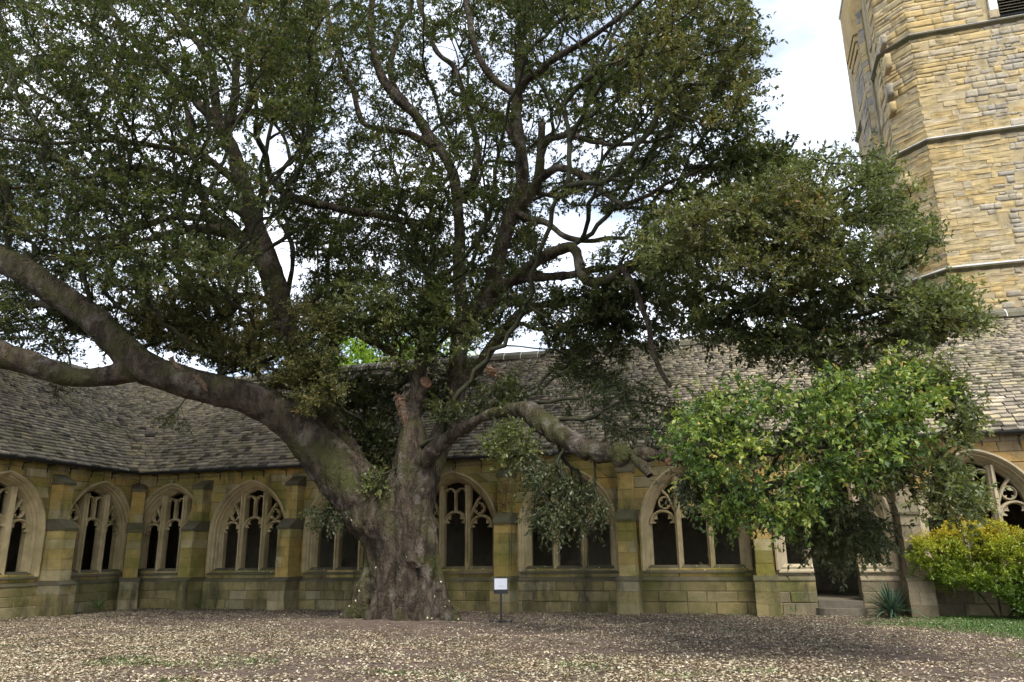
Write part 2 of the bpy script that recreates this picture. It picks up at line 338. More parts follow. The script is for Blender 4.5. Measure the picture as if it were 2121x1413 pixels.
def tracery(mc, door=False):
    """mc: distance of the mullions from the window's middle"""
    P = []; y0, y1 = .17, .36; mw = .085
    lw = WIN-mc-.09                                   # width of a side light
    for s in (-1, 1):
        cx = s*(mc+.09+lw/2); r = lw/2+.02
        P += [bar(arc(cx, 2.40, r, PI, 0, 14), mw, y0+.02, y1), cusped(cx, 2.40, r, .06, PI-.06, (.72, 1.25 if False else PI-.72, .12, PI-.12), .42, y0+.09, y1-.05)]
        # dagger bar from mullion to the arch and the quatrefoil between
        P.append(bar([(s*mc, 2.46), (s*(mc+.06), 2.72), (s*(mc+.16), 2.98), (s*(mc+.28), 3.2), (s*(mc+.40), 3.34)], mw, y0+.02, y1))
        qx, qz = s*(mc+.345), 2.985
        P += [bar(arc(qx, qz, .165, 0, 2*PI-2*PI/20, 19), .06, y0+.05, y1, True), cusped(qx, qz, .16, 0, 2*PI, [PI/4+PI/2*k for k in range(-1, 5)], .5, y0+.1, y1-.05)]
    r = mc-.07
    P += [bar(arc(0, 2.86-r+.04, r, PI, 0, 14), mw, y0, y1), cusped(0, 2.86-r+.04, r, .06, PI-.06, (.72, PI-.72, .12, PI-.12), .42, y0+.09, y1-.05)]
    P.append(bar([(0, 2.86), (0, 3.1), (0, 3.42)], .075, y0, y1))
    r2 = (mc-.06)/2
    for s in (-1, 1):
        P += [bar(arc(s*(r2+.01), 3.42, r2, PI, 0, 10), .06, y0+.03, y1), cusped(s*(r2+.01), 3.42, r2, .1, PI-.1, (.9, PI-.9), .4, y0+.09, y1-.05, 24),
              bar([(s*mc, 3.42), (s*(mc-.05), 3.56), (s*(mc-.12), 3.68)], .06, y0+.03, y1)]
    return join(P)
def mullion(x, zb=1.15):
    z1 = SPR+math.sqrt(RIN**2-(abs(x)+EO)**2)+.05
    V = []; prof = [(-.022, .06), (.022, .06), (.045, .12), (.085, .17), (.095, .30), (.085, .42), (-.085, .42), (-.095, .30), (-.085, .17), (-.045, .12)]
    n = len(prof)
    for z in (zb, z1):
        for a, y in prof: V.append((x+a, y, z))
    return V, [(i, (i+1) % n, n+(i+1) % n, n+i) for i in range(n)] + [tuple(range(n))[::-1], tuple(range(n, 2*n))]
def block(R, quad, y_face, depth, mat, parent, name='stone', ch=.018, jit=.008, warp=0.):
    """a dressed stone: quad = (x, z) corners anticlockwise seen from the garth, chamfered front edge"""
    c = np.array(quad, float); m = c.mean(0); j = lambda: random.uniform(-jit, jit)
    q = [(m+(p-m)*(1-.007/max(.05, np.linalg.norm(p-m))))+np.array((j(), j())) for p in c]
    fy = y_face+random.uniform(-.020, .008); inn = []
    for p in q:
        d = m-p; L = max(abs(d[0]), 1e-3); K = max(abs(d[1]), 1e-3)
        inn.append((p[0]+np.sign(d[0])*min(ch, L*.4), p[1]+np.sign(d[1])*min(ch, K*.4)))
    n = len(q)
    V = [(p[0], y_face+depth, p[1]) for p in q]+[(p[0], fy+ch, p[1]) for p in q]+[(p[0], fy+random.uniform(-.004, .004), p[1]) for p in inn]
    F = []
    for i in range(n):
        k = (i+1) % n; F += [(i, k, n+k, n+i), (n+i, n+k, 2*n+k, 2*n+i)]
    F.append(tuple(range(2*n, 3*n)))
    return R.part(name, (V, F), mat, parent)
COURSES = [0.95, ZS-.05, 1.52, 1.84, 2.14, 2.46, 2.78, 3.10, 3.42, 3.74, 4.02, 4.28, 4.58]
def build_wall(R, x0, x1, wins, doors, matf, vis):
    """wins: window centres; doors: subset with a doorway; vis(x): build single stones there"""
    core = []; prts = []
    wall_stones = []
    def spans(za, zb):
        cuts = []
        for c in wins:
            ha, hb = arch_hw(za, WOUT-.06), arch_hw(zb, WOUT-.06)
            if za < ZS-.1: ha = hb = (.55 if c in doors else 0)
            if ha > 0 or hb > 0: cuts.append((c-ha, c-hb, c+ha, c+hb))
        cuts.sort(); out = []; a = (x0, x0)
        for la, lb, ra, rb in cuts:
            out.append((a[0], a[1], la, lb)); a = (ra, rb)
        out.append((a[0], a[1], x1, x1)); return [s for s in out if max(s[2]-s[0], s[3]-s[1]) > .02]
    def run(za, zb, yf, depth, lo, hi):
        for xa, xb, xc, xd in spans(za, zb):
            core.append(([(xa, yf+.014, za), (xc, yf+.014, za), (xd, yf+.014, zb), (xb, yf+.014, zb), (xa, .55, za), (xc, .55, za), (xd, .55, zb), (xb, .55, zb)],
                         [(0, 1, 2, 3), (7, 6, 5, 4), (0, 4, 5, 1), (1, 5, 6, 2), (2, 6, 7, 3), (3, 7, 4, 0)]))
            L = max(xc, xd)-min(xa, xb); n = max(1, round(L/random.uniform(lo, hi))); ts = [0]+[(k+random.uniform(-.22, .22))/n for k in range(1, n)]+[1]
            for t0, t1 in zip(ts[:-1], ts[1:]):
                qd = [(xa+(xc-xa)*t0, za), (xa+(xc-xa)*t1, za), (xb+(xd-xb)*t1, zb), (xb+(xd-xb)*t0, zb)]
                if vis(sum(p[0] for p in qd)/4): wall_stones.append((qd, yf, depth))
    for za, zb in ((-.1, .29), (.29, .57), (.57, .84)): run(za, zb, -.12, .3, .65, 1.15)
    for za, zb in zip(COURSES[:-1], COURSES[1:]): run(za, zb, 0, .3, .62, 1.15)
    wall = R.part('wall', join(core), M['mortar'])
    for qd, yf, dp in wall_stones: block(R, qd, yf, dp, matf(sum(p[0] for p in qd)/4, sum(p[1] for p in qd)/4), wall)
    # chamfered plinth course
    for xa, xb, xc, xd in spans(.84, .95):
        n = max(1, round((xc-xa)/1.2))
        for k in range(n):
            a, b = xa+(xc-xa)*k/n+.003, xa+(xc-xa)*(k+1)/n-.003
            R.part('plinth_stone', prism_x([(-.135, .842), (-.135, .872), (-.012, .958), (.3, .958), (.3, .842)], a, b), M['weathering'] if matf(a) is M['stone_plinth'] else M['stone_tan'], wall)
    return wall
def build_window(R, c, door=False, clean=False):
    dm = M['stone_dress_clean'] if clean else M['stone_dress']
    sh = lambda vf: ([(x+c, y, z) for x, y, z in vf[0]], vf[1])
    w = R.part('window', sh(surround()), dm, smooth=False)
    mc = .645 if door else .43
    for s in (-1, 1): R.part('mullion', sh(mullion(s*mc)), dm, w)
    R.part('tracery', sh(tracery(mc)), dm, w)
    sp = [(-.07, 1.05), (-.07, 1.085), (.16, ZS+.03), (.62, ZS+.03), (.62, 1.05)]
    if door:
        for a, b in ((-1.44, -.56), (.56, 1.44)): R.part('sill', sh(prism_x(sp, a, b)), M['weathering'] if not clean else dm, w)
    else: R.part('sill', sh(prism_x(sp, -1.44, 1.44)), M['weathering'] if not clean else dm, w)
    return w
def build_buttress(R, x, matf, ang=0, y=0.):
    base = len(bpy.data.objects)
    ca, sa = math.cos(ang), math.sin(ang)
    class Q:                                            # a frame turned about the buttress' own foot
        root = R.root
        def part(s, name, vf, mat, parent=None, smooth=False):
            v = [(x+px_*ca-py*sa, y+px_*sa+py*ca, pz) for px_, py, pz in vf[0]]
            return R.part(name, (v, vf[1]), mat, parent, smooth)
    q = Q()
    core = [box(-.28, .28, -.93, .2, -.1, .92), box(-.205, .205, -.74, .2, .9, 2.5), box(-.19, .19, -.42, .2, 2.4, 3.85)]
    b = q.part('buttress', join(core), M['mortar'])
    mt = matf(x, 2.0)
    def stage(hw, yf, zs):
        for za, zb in zip(zs[:-1], zs[1:]):
            sp = [-hw, hw] if random.random() < .6 else [-hw, random.uniform(-.08, .08), hw]
            for a, c2 in zip(sp[:-1], sp[1:]):
                jj_ = random.uniform(-.012, .012); v, f = box(a+.004, c2-.004, yf+jj_, .1, za+.004, zb-.004)
                v = [(vx+(random.uniform(-.008, .008)), vy+(random.uniform(-.012, .012) if vy < yf+.1 else 0), vz+random.uniform(-.004, .004)) for vx, vy, vz in v]
                q.part('stone', (v, f), mt if za > .9 else matf(x, .5), b)
    stage(.30, -.95, [-.1, .30, .60, .86]); stage(.225, -.76, [.98, 1.30, 1.62, 1.92, 2.20, 2.46]); stage(.21, -.44, [2.78, 3.08, 3.36, 3.64, 3.84])
    wm = M['weathering']
    q.part('weathering', prism_x([(-.965, .862), (-.965, .895), (-.765, 1.0), (.1, 1.0), (.1, .862)], -.315, .315), wm, b)
    q.part('weathering', prism_x([(-.81, 2.46), (-.81, 2.53), (-.445, 2.80), (.1, 2.80), (.1, 2.46)], -.25, .25), wm, b)
    q.part('weathering', prism_x([(-.49, 3.84), (-.49, 3.92), (-.02, 4.17), (.1, 4.17), (.1, 3.84)], -.24, .24), wm, b)
    return b

green = lambda x, z=0: M['stone_green'] if z > 1.0 else M['stone_plinth']
back = Range('cloister_range', (0, D, 0), False, 'long cloister range behind the tree with traceried arches and stone slate roof')
left = Range('cloister_range', (XL, D, 0), True, 'cloister wing at the left edge of the garth, seen at a slant')
XEND = 9.5
bmat = lambda x, z=0: (M['stone_gold'] if z > 3.0 else M['stone_tan']) if x > 1.6+random.uniform(-1.2, 1.2) else (M['stone_green'] if z > 1.0 else M['stone_plinth'])
bw = [BX0-1.40] + [BX0+BAY*(k+.5) for k in range(7)]
build_wall(back, XL, XEND, bw, (bw[6],), bmat, lambda x: x < 7.4)
for k, c in enumerate(bw): build_window(back, c, door=(k == 6), clean=(k >= 6))
for k in range(8): build_buttress(back, BX0+BAY*k, bmat)
lw_ = [-1.62, -5.2, -8.8]
build_wall(left, -13.0, 0, lw_, (), green, lambda x: x > -7.2)
for c in lw_: build_window(left, c)
for c in (-3.42, -7.0): build_buttress(left, c, green)
build_buttress(back, XL+.05, green, ang=rad(45), y=-.05)
# inside of the passage
for R, a, b in ((back, XL-4.9, XEND), (left, -13.0, 4.9)):
    R.part('inner_wall', box(a, b, 5.0, 5.6, -.2, 5.2), M['inner_stone'])
    R.part('passage_floor', box(max(a, XL) if R is back else a, b if R is back else -.01, .56, 4.99, .05, .36) if R is back else box(a, 4.9, .56, 4.99, .05, .355), M['inner_stone'])
    R.part('passage_ceiling', box(a if R is left else XL-4.9, b, .2, 5.3, 4.62 if R is back else 4.625, 4.70), M['timber'])
back.part('light_block_wall', box(XEND, XEND+.4, -.1, 6.2, -.1, 8.3), M['stone_gold']); left.part('light_block_wall', box(-13.4, -13.0, -.1, 6.2, -.1, 8.3), M['mortar'])  # unseen walls added across both range ends to keep the passage dark
# steps of the doorway
dc = bw[6]
def step(r, z0, z1, yb):
    pts = [(dc+.62*math.cos(a)*r, yb-.42*math.sin(a)*r) for a in np.linspace(PI, 2*PI, 13)]
    pts = [(dc-.62*r, yb)]+[(dc-.62*r*math.cos(a), yb-.40*r*math.sin(a)) for a in np.linspace(0, PI, 13)]
    n = len(pts); V = [(x, y, z0) for x, y in pts]+[(x, y, z1) for x, y in pts]
    return V, [tuple(range(n))[::-1], tuple(range(n, 2*n))]+[(i, (i+1) % n, n+(i+1) % n, n+i) for i in range(n)]
back.part('door_step', step(1.0, -.05, .17, -.10), M['step']); back.part('door_step', box(dc-.545, dc+.545, -.13, .56, .0, .345), M['step'])

# roof: courses of stone slates that sweep round the inner corner
SLOPE = math.atan2(ZR-ZE, RY+.24); UPS = np.array([math.cos(SLOPE), math.sin(SLOPE)])
def course_path(s):
    """plan line of a course that lies s metres back from the eaves, as (points, is_left)"""
    r = .85+.85*s; cx, cyy = XL-s+r, D+s-r                # fillet centre on the garth side
    pts = [(XL-s, y) for y in np.arange(D-13, cyy, .05)]
    pts += [(cx-r*math.cos(a), cyy+r*math.sin(a)) for a in np.linspace(0, PI/2, max(6, int(r*PI/2/.05)))]
    pts += [(x, D+s) for x in np.arange(cx+.05, XEND, .05)]
    return np.array(pts)
roofs = {}
for R, key in ((back, 'b'), (left, 'l')):
    if key == 'b': deck = ([(XL-RY-.2, RY-.02, ZR-.06), (XL+.0, -.20, ZE-.045), (XEND, -.20, ZE-.045), (XEND, RY, ZR-.06), (XL-RY-6, RY*2+.2, ZE-.05), (XEND, RY*2+.2, ZE-.05)], [(1, 2, 3, 0), (0, 3, 5, 4)])
    else: deck = ([(RY+.2, RY-.02, ZR-.06), (0, -.20, ZE-.045), (-13, -.20, ZE-.045), (-13, RY, ZR-.06), (RY+6, RY*2+.2, ZE-.05), (-13, RY*2+.2, ZE-.05)], [(0, 3, 2, 1), (4, 5, 3, 0)])
    roofs[key] = R.part('roof', deck, M['timber'])
for key, R in (('b', back), ('l', left)):                 # swept boarding under the valley slates
    V = []; F = []; na, nl = 13, 15
    for j in range(nl):
        s = -.24+(RY+.2)*j/(nl-1); r = .85+.85*s; cx, cyy = XL-s+r, D+s-r; zz = ZE-.035+(s+.24)*math.tan(SLOPE)
        for i in range(na):
            a = (PI/4)*(i/(na-1)) if key == 'l' else PI/4+(PI/4)*(i/(na-1)); V.append((cx-r*math.cos(a)-R.loc[0], cyy+r*math.sin(a)-R.loc[1], zz-.01))
    for j in range(nl-1):
        for i in range(na-1): p = j*na+i; F.append((p, p+1, p+na+1, p+na))
    obj('valley_board', V, F, M['ridge'], roofs[key], True)
slates = {'b': [], 'l': []}
u = 0.; LS = math.hypot(RY+.24, ZR-ZE); kc = 0
while u < LS-.05:
    ex = .165-.088*(u/LS)                               # courses get shorter towards the ridge
    s = -.24+u*UPS[0]; z = ZE-.01+u*UPS[1]; pts = course_path(s)
    seg = np.linalg.norm(np.diff(pts, axis=0), axis=1); acc = np.concatenate([[0], np.cumsum(seg)]); pos = random.uniform(0, .3)
    while pos < acc[-1]-.3:
        w = random.uniform(.18, .36)*(1.05-.50*u/LS); mid = pos+w/2; k = min(np.searchsorted(acc, mid), len(pts)-2)
        a, b = pts[max(0, k-2)], pts[min(len(pts)-1, k+2)]; c = pts[k]; t = (b-a)/np.linalg.norm(b-a)
        key = 'l' if (c[1]-D) < -(c[0]-XL) else 'b'
        slates[key].append((c[0], c[1], z+.018*math.sin(mid*.9+u*.7)*.6, t[0], t[1], w-.008, ex, u)); pos += w
    u += ex; kc += 1
def slate_mesh(w, ex, th=.048):
    L = ex*2.1; x0, x1 = -w/2, w/2; j = lambda: random.uniform(-.012, .012)
    lo = [(x0, j(), 0), (x1, j(), 0)]
    V = [(x0+.006, lo[0][1], 0), (x1-.006, lo[1][1], 0), (x1, .015, th), (x0, .015, th), (x0+.01, lo[0][1]+.004, th*.75), (x1-.01, lo[1][1]+.004, th*.75), (x1, L, th*.4), (x0, L, th*.4), (x1, L, -.01), (x0, L, -.01)]
    F = [(0, 1, 5, 4), (4, 5, 2, 3), (3, 2, 6, 7), (0, 4, 3, 7, 9), (1, 8, 6, 2, 5)]
    return V, F
SLM = [mesh_from('slate', *slate_mesh(.26, .15), M['slate']) for _ in range(14)]
def slate_matrix(sx, sy, sz, tx, ty, jitter=True):
    t = np.array([tx, ty, 0]); back_n = np.array([-ty, tx, 0])       # horizontal, away from the garth
    tilt = .20+random.uniform(-.025, .03); a = SLOPE-tilt; up = back_n*math.cos(a)+np.array([0, 0, math.sin(a)])
    rz = random.uniform(-.05, .05); t2 = norm(t+up*rz); nrm = np.cross(t2, up)
    return np.column_stack([t2, up, nrm]), np.array([sx, sy, sz+random.uniform(-.014, .014)])
for key, R in (('b', back), ('l', left)):
    S = slates[key]
    if key == 'b': score = [(-9 if (3.4 < q_[0] < 7.4) else 0)+q_[7] for q_ in S]
    else: score = [(-9 if (D-6.0 < q_[1] < D-.9) else 0)+q_[7] for q_ in S]
    order = np.argsort(score); own = set(order[:300].tolist()); BV = []; BQ = []; BT = []
    for i, (sx, sy, sz, tx, ty, w, ex, uu) in enumerate(S):
        Mx, p = slate_matrix(sx, sy, sz, tx, ty)
        if i in own:
            o = bpy.data.objects.new('slate', random.choice(SLM)); link(o, roofs[key]); q_ = p-R.loc
            m4 = Matrix.Identity(4)
            for r_ in range(3):
                for c_ in range(3): m4[r_][c_] = Mx[r_, c_]*((w/.26, ex/.15, 1)[c_])
                m4[r_][3] = q_[r_]
            o.matrix_local = m4
        else:
            v, f = slate_mesh(w, ex); v = np.array(v)@Mx.T+p-R.loc; b0 = len(BV)*10; BV.append(v); tn = random.random()
            BQ += [(0+b0, 1+b0, 5+b0, 4+b0), (4+b0, 5+b0, 2+b0, 3+b0), (3+b0, 2+b0, 6+b0, 7+b0), (0+b0, 4+b0, 3+b0, 7+b0), (1+b0, 6+b0, 2+b0, 5+b0)]; BT += [tn]*5
    tag(big_mesh('slate_courses', np.concatenate(BV), np.array(BQ), M['slate_stuff'], roofs[key], np.array(BT)), kind='stuff')
# ridge tiles and gutters
def ridge_tile(x0, x1):
    prof = [(-.24, -.20), (-.22, -.06), (-.10, .06), (0, .11), (.10, .06), (.22, -.06), (.24, -.20), (0, -.05)]
    return prism_x([(RY+a, ZR+.05+b) for a, b in prof], x0, x1)
for R, a, b, key in ((back, XL-RY+.1, XEND-.1, 'b'), (left, -12.9, RY-.1, 'l')):
    x = a
    while x < b-.3:
        L = random.uniform(.55, .72); v, f = ridge_tile(x+.012, min(b, x+L)-.012); dz = .05*math.sin(x*.35)+random.uniform(-.008, .008)
        R.part('ridge_tile', ([(p[0], p[1], p[2]+dz) for p in v], f), M['ridge'], roofs[key])
        R.part('mortar_joint', ridge_tile(x-.012, x+.012) if False else ([(p[0], RY+(p[1]-RY)*1.04, p[2]+dz+.006) for p in ridge_tile(x-.011, x+.011)[0]], f), M['white_wash'], roofs[key]); x += L
for R, a, b in ((back, XL+.28, XEND), (left, -13, -.28)):
    n = 9; V = []; F = []
    for x in (a, b):
        for i in range(n): an = PI+PI*i/(n-1); V.append((x, -.30+.075*math.cos(an), ZE-.03+.085*math.sin(an)))
        for i in range(n): an = 2*PI-PI*i/(n-1); V.append((x, -.30+.062*math.cos(an), ZE-.026+.07*math.sin(an)))
    k = 2*n; F = [(i, (i+1) % k, k+(i+1) % k, k+i) for i in range(k)]+[tuple(range(k))[::-1], tuple(range(k, 2*k))]
    g = R.part('gutter', (V, F), M['black_iron'])
    x = a+.5
    while x < b-.2:
        R.part('bracket', join([box(x-.012, x+.012, -.31, -.002, ZE-.15, ZE-.12), prism_x([(-.055, ZE-.12), (-.03, ZE-.12), (-.004, ZE-.34), (-.02, ZE-.36)], x-.014, x+.014)]), M['black_iron'], g); x += .86

# ------------------------------------------------------------------ bell tower behind the right end
YT = D+6.9; TX = 7.80                                  # front face and its left corner
tower = tag(empty('bell_tower', (TX, YT, 0)), 'weathered golden stone bell tower with string courses behind the roof at right', 'tower')
CHM = .95                                              # width of the cut-off corner
TOPZ = 27
SIDE = 2.9                                             # depth of the left side before the far turret
plan = [(0, 0), (7.5, 0), (7.5, 8), (-CHM, 8), (-CHM, CHM)]  # (x, y) from the corner
def extr(pl, z0, z1):
    n = len(pl); V = [(x, y, z0) for x, y in pl]+[(x, y, z1) for x, y in pl]
    return V, [tuple(range(n))[::-1], tuple(range(n, 2*n))]+[(i, (i+1) % n, n+(i+1) % n, n+i) for i in range(n)]
tw = obj('wall', *extr(plan, 0, TOPZ), M['tower_mortar'], tower)
TSTONES = []; OWN = {}
def n_own(p): OWN[p.name] = OWN.get(p.name, 0)+1; return OWN[p.name]-1
def face_block(a, b, za, zb, org, ux, nrm, mat, proud, parent_=None):
    """eroded stone on a tower face: (a, b) along the face, its front worn in layers"""
    nu, nv = 4, 3; V = []; F = []; sd = random.randint(0, 9999)
    ang_ = random.uniform(-.012, .012)
    NN = vnoise(np.array([[(a+(b-a)*i/nu)*2.2+sd, (za+(zb-za)*j/nv)*9, sd] for j in range(nv+1) for i in range(nu+1)]), 5)
    for j in range(nv+1):
        for i in range(nu+1):
            uu = a+(b-a)*i/nu; zz = za+(zb-za)*j/nv; e = (i in (0, nu)) or (j in (0, nv))
            nn = NN[j*(nu+1)+i]
            d = proud+(nn*.034 if not e else .0+nn*.02)
            x = org[0]+ux[0]*uu+nrm[0]*d; y = org[1]+ux[1]*uu+nrm[1]*d
            V.append((x, y, zz+ang_*(uu-a)+(random.uniform(-.012, .012) if e else 0)))
    for j in range(nv):
        for i in range(nu): p = j*(nu+1)+i; F.append((p, p+1, p+nu+2, p+nu+1))
    # returns into the wall
    rim = [i for i in range(nu+1)]+[(nu+1)*(j+1)-1 for j in range(1, nv+1)]+[(nu+1)*nv+i for i in range(nu-1, -1, -1)]+[(nu+1)*j for j in range(nv-1, 0, -1)]
    k = len(V)
    for r_ in rim: V.append((V[r_][0]-nrm[0]*.2, V[r_][1]-nrm[1]*.2, V[r_][2]))
    m = len(rim); F += [(rim[i], k+i, k+(i+1) % m, rim[(i+1) % m]) for i in range(m)]
    TSTONES.append((V, F, mat, parent_ or tw)); return None
q2 = math.sqrt(.5); strings = [11.35, 16.55, 21.15]
z = 8.8; rowi = 0
while z < 24.6:
    h = random.choice([.13, .16, .19, .22, .26, .32])*random.uniform(.9, 1.1)
    if any(abs(z-s_) < .12 for s_ in strings): z += .12
    for s_ in strings:
        if z < s_ < z+h+.08: h = s_-z-.02
    if h > .08:
        x = -.05 if rowi % 2 else .0; edge = 1.35+.55*math.sin(z*1.3)+.5*math.sin(z*.5+1)+random.uniform(-.2, .3)
        if z > 16.6: edge += .8
        while x < edge:
            L = random.choice([.25, .4, .55, .75, 1.05])*random.uniform(.85, 1.15); face_block(x+.006, min(x+L, edge+.4)-.006, z+.006, z+h-.006, (0, 0), (1, 0), (0, -1), M['tower_gold'], .012+random.uniform(-.008, .012)); x += L
        x = max(x, edge)
        while x < 7.3:                                  # small grey rubble further along
            L = random.uniform(.16, .55)
            if not (x+L > 2.75 and x < 4.6 and z+h > 21.25): face_block(x+.004, x+L-.004, z+random.uniform(.0, .02), z+h-random.uniform(.0, .03), (0, 0), (1, 0), (0, -1), M['tower_gold'] if random.random() < .2 else M['tower_grey'], .006+random.uniform(-.006, .010))
            x += L
        cuts = [0, random.uniform(.4, .9), CHM/q2]
        for a, b in zip(cuts[:-1], cuts[1:]):
            if b-a > .1: face_block(a+.006, b-.006, z+.006, z+h-.006, (-CHM, CHM), (q2, -q2), (-q2, -q2), M['tower_gold'], .012+random.uniform(-.008, .012))
        if rowi % 2 == 0:
            face_block(0.02, random.uniform(.4, .8), z+.006, z+h-.006, (-CHM, CHM+.8), (0, -1), (-1, 0), M['tower_gold'], .03)
    z += h; rowi += 1
for zs_ in strings:
    pl = [(7.5, 0), (0, 0), (-CHM, CHM), (-CHM, 8)]; nr = [(0, -1), (-.38268*1.082, -.92388*1.082), (-.92388*1.082, -.38268*1.082), (-1, 0)]
    prof = [(0, -.16), (.05, -.10), (.13, -.03), (.14, .03), (.0, .13)]; V = []; F = []
    for (x, y), (a, b) in zip(pl, nr):
        for o, dz in prof: V.append((x+a*o, y+b*o, zs_+dz))
    k = len(prof)
    for i in range(3):
        for j in range(k-1): F.append((i*k+j, i*k+j+1, (i+1)*k+j+1, (i+1)*k+j))
    sc_ = obj('string_course', V, F, M['weathering'], tower)
    V2 = []; F2 = []
    for (x, y), (a, b) in zip(pl, nr):
        for o, dz in ((.142, .025), (.144, .038), (.0, .142)): V2.append((x+a*o, y+b*o, zs_+dz))
    for i in range(3):
        for j in range(2): F2.append((i*3+j, i*3+j+1, (i+1)*3+j+1, (i+1)*3+j))
    obj('lead_flashing', V2, F2, M['lead'], sc_)
# louvred bell opening at the top right
lx, lz = 3.15, 21.32
lo_ = obj('louvre_window', *box(lx, lx+1.1, -.06, .02, lz, lz+3), M['black_plastic'], tower)
for k in range(22): obj('louvre_slat', *prism_x([(-.16, lz+.10+k*.13), (-.07, lz+.165+k*.13), (-.07, lz+.185+k*.13), (-.16, lz+.12+k*.13)], lx+.03, lx+1.07), M['weathering'], lo_)
for a, b in ((lx-.34, lx+.0), (lx+1.1, lx+1.4)):
    zz = lz-.02
    while zz < lz+3:
        h = random.uniform(.3, .5); obj('jamb_stone', *box(a+random.uniform(0, .08), b, -.13, .0, zz, zz+h-.01), random.choice([M['white_wash'], M['tower_gold'], M['white_wash']]), lo_); zz += h
# far turret of the left side, with its corbelled parapet, spout and rain pipe
tur = obj('turret', *extr([(-CHM-.02, SIDE), (-CHM-.25, SIDE+.30), (-CHM-.25, SIDE+2.2), (-CHM-.02, SIDE+2.8)], 0, 25.0), M['tower_mortar'], tower)
zz = 9.0
while zz < 24.6:
    h = random.uniform(.25, .4)
    for a, b, uxx, nr_, L in (((-CHM-.25, SIDE+.30), 0, (.608, -.794), (-.794, -.608), .37), ((-CHM-.25, SIDE+2.2), 0, (0, -1), (-1, 0), 1.85)):
        o = face_block(.02, L-.02, zz+.01, zz+h-.01, a, uxx, nr_, random.choice([M['tower_grey'], M['tower_gold']]), .03, tur)
    zz += h
pz = 22.9
obj('parapet', *join([extr([(-CHM, SIDE+.1), (-CHM-.45, SIDE+.35), (-CHM-.45, SIDE+2.6), (-CHM, SIDE+2.9)], pz+1.0, pz+3.6), extr([(-CHM, SIDE+.2), (-CHM-.40, SIDE+.42), (-CHM-.40, SIDE+2.5), (-CHM, SIDE+2.8)], pz+.7, pz+1.0), extr([(-CHM, SIDE+.3), (-CHM-.34, SIDE+.5), (-CHM-.34, SIDE+2.4), (-CHM, SIDE+2.8)], pz+.35, pz+.7)]), M['tower_gold'], tur)
obj('coping', *extr([(-CHM, SIDE+.0), (-CHM-.49, SIDE+.28), (-CHM-.49, SIDE+2.7), (-CHM, SIDE+3.0)], pz+3.6, pz+3.75), M['lead'], tur)

zz = 9.2
while zz < 24.5:
    h = random.uniform(.5, 1.3)
    if random.random() < .55: o = face_block(.02, random.uniform(.5, 1.1), zz, zz+h*.6, (-CHM, SIDE-.3-random.uniform(0, 2.2)), (0, -1), (-1, 0), random.choice([M['tower_grey'], M['tower_gold'], M['white_wash']]), .03)
    zz += h*.5
for z0, z1 in ((9, 12.6), (12.64, 17), (17.04, 21.5)):
    n = 10; V = [(-CHM-.09+.06*math.cos(2*PI*i/n), SIDE-.25+.06*math.sin(2*PI*i/n), z_) for z_ in (z0, z1) for i in range(n)]
    obj('rain_pipe', V, [(i, (i+1) % n, n+(i+1) % n, n+i) for i in range(n)]+[tuple(range(n))[::-1], tuple(range(n, 2*n))], M['tower_grey'], tower)
JOIN = {'g': ([], [], []), 'y': ([], [], [])}
TSTONES.sort(key=lambda q_: q_[2] is M['tower_grey'])   # the large golden stones are single objects, the small rubble is laid as one part
for V, F, mat, par_ in TSTONES:
    c2 = project(np.array([V[0]])+np.array([TX, YT, 0]))[0]; seen = -60 < c2[1] < 700 and c2[0] < 2160
    if seen and n_own(par_) < 300: obj('stone', V, F, mat, par_, False)
    else:
        JV, JF, JT = JOIN['g' if mat is M['tower_grey'] else 'y']; k = len(JV); JV += V; JF += [tuple(a+k for a in f) for f in F]; JT += [random.random()]*len(F)
for key, mt_ in (('g', M['tower_grey_far']), ('y', M['tower_gold_far'])):
    JV, JF, JT = JOIN[key]
    if JF: tag(big_mesh('rubble' if key == 'g' else 'stone_courses', np.array(JV), np.array(JF), mt_, tw, np.array(JT), False), kind='stuff')
# ------------------------------------------------------------------ plants: shared growth code
def tube(path, radii, sides, cap=True):
    p = np.asarray(path, float); n = len(p); t = norm(np.gradient(p, axis=0)) if n > 1 else np.array([[0, 0, 1.]])
    ref = np.array([0, 0, 1.]) if abs(t[:, 2]).mean() < .8 else np.array([1., 0, 0])
    a = norm(np.cross(t, ref)); b = np.cross(t, a); ang = np.arange(sides)*2*PI/sides
    V = p[:, None]+np.asarray(radii)[:, None, None]*(a[:, None]*np.cos(ang)[None, :, None]+b[:, None]*np.sin(ang)[None, :, None])
    i, j = np.meshgrid(np.arange(n-1), np.arange(sides), indexing='ij'); j2 = (j+1) % sides
    return V.reshape(-1, 3), np.stack([i*sides+j, i*sides+j2, (i+1)*sides+j2, (i+1)*sides+j], -1).reshape(-1, 4)
def smooth_path(pts, rs, step=.18):
    """Catmull-Rom through the joints"""
    P = np.array(pts, float); r = np.array(rs, float); P2 = np.vstack([2*P[0]-P[1], P, 2*P[-1]-P[-2]]); out = []; ro = []
    for i in range(len(P)-1):
        p0, p1, p2, p3 = P2[i:i+4]; n = max(2, int(np.linalg.norm(p2-p1)/step)); t = np.linspace(0, 1, n, endpoint=False)[:, None]
        out.append(.5*((2*p1)+(p2-p0)*t+(2*p0-5*p1+4*p2-p3)*t*t+(3*p1-p0-3*p2+p3)*t**3)); ro.append(r[i]+(r[i+1]-r[i])*t[:, 0])
    return np.vstack(out+[P[-1:]]), np.concatenate(ro+[r[-1:]])
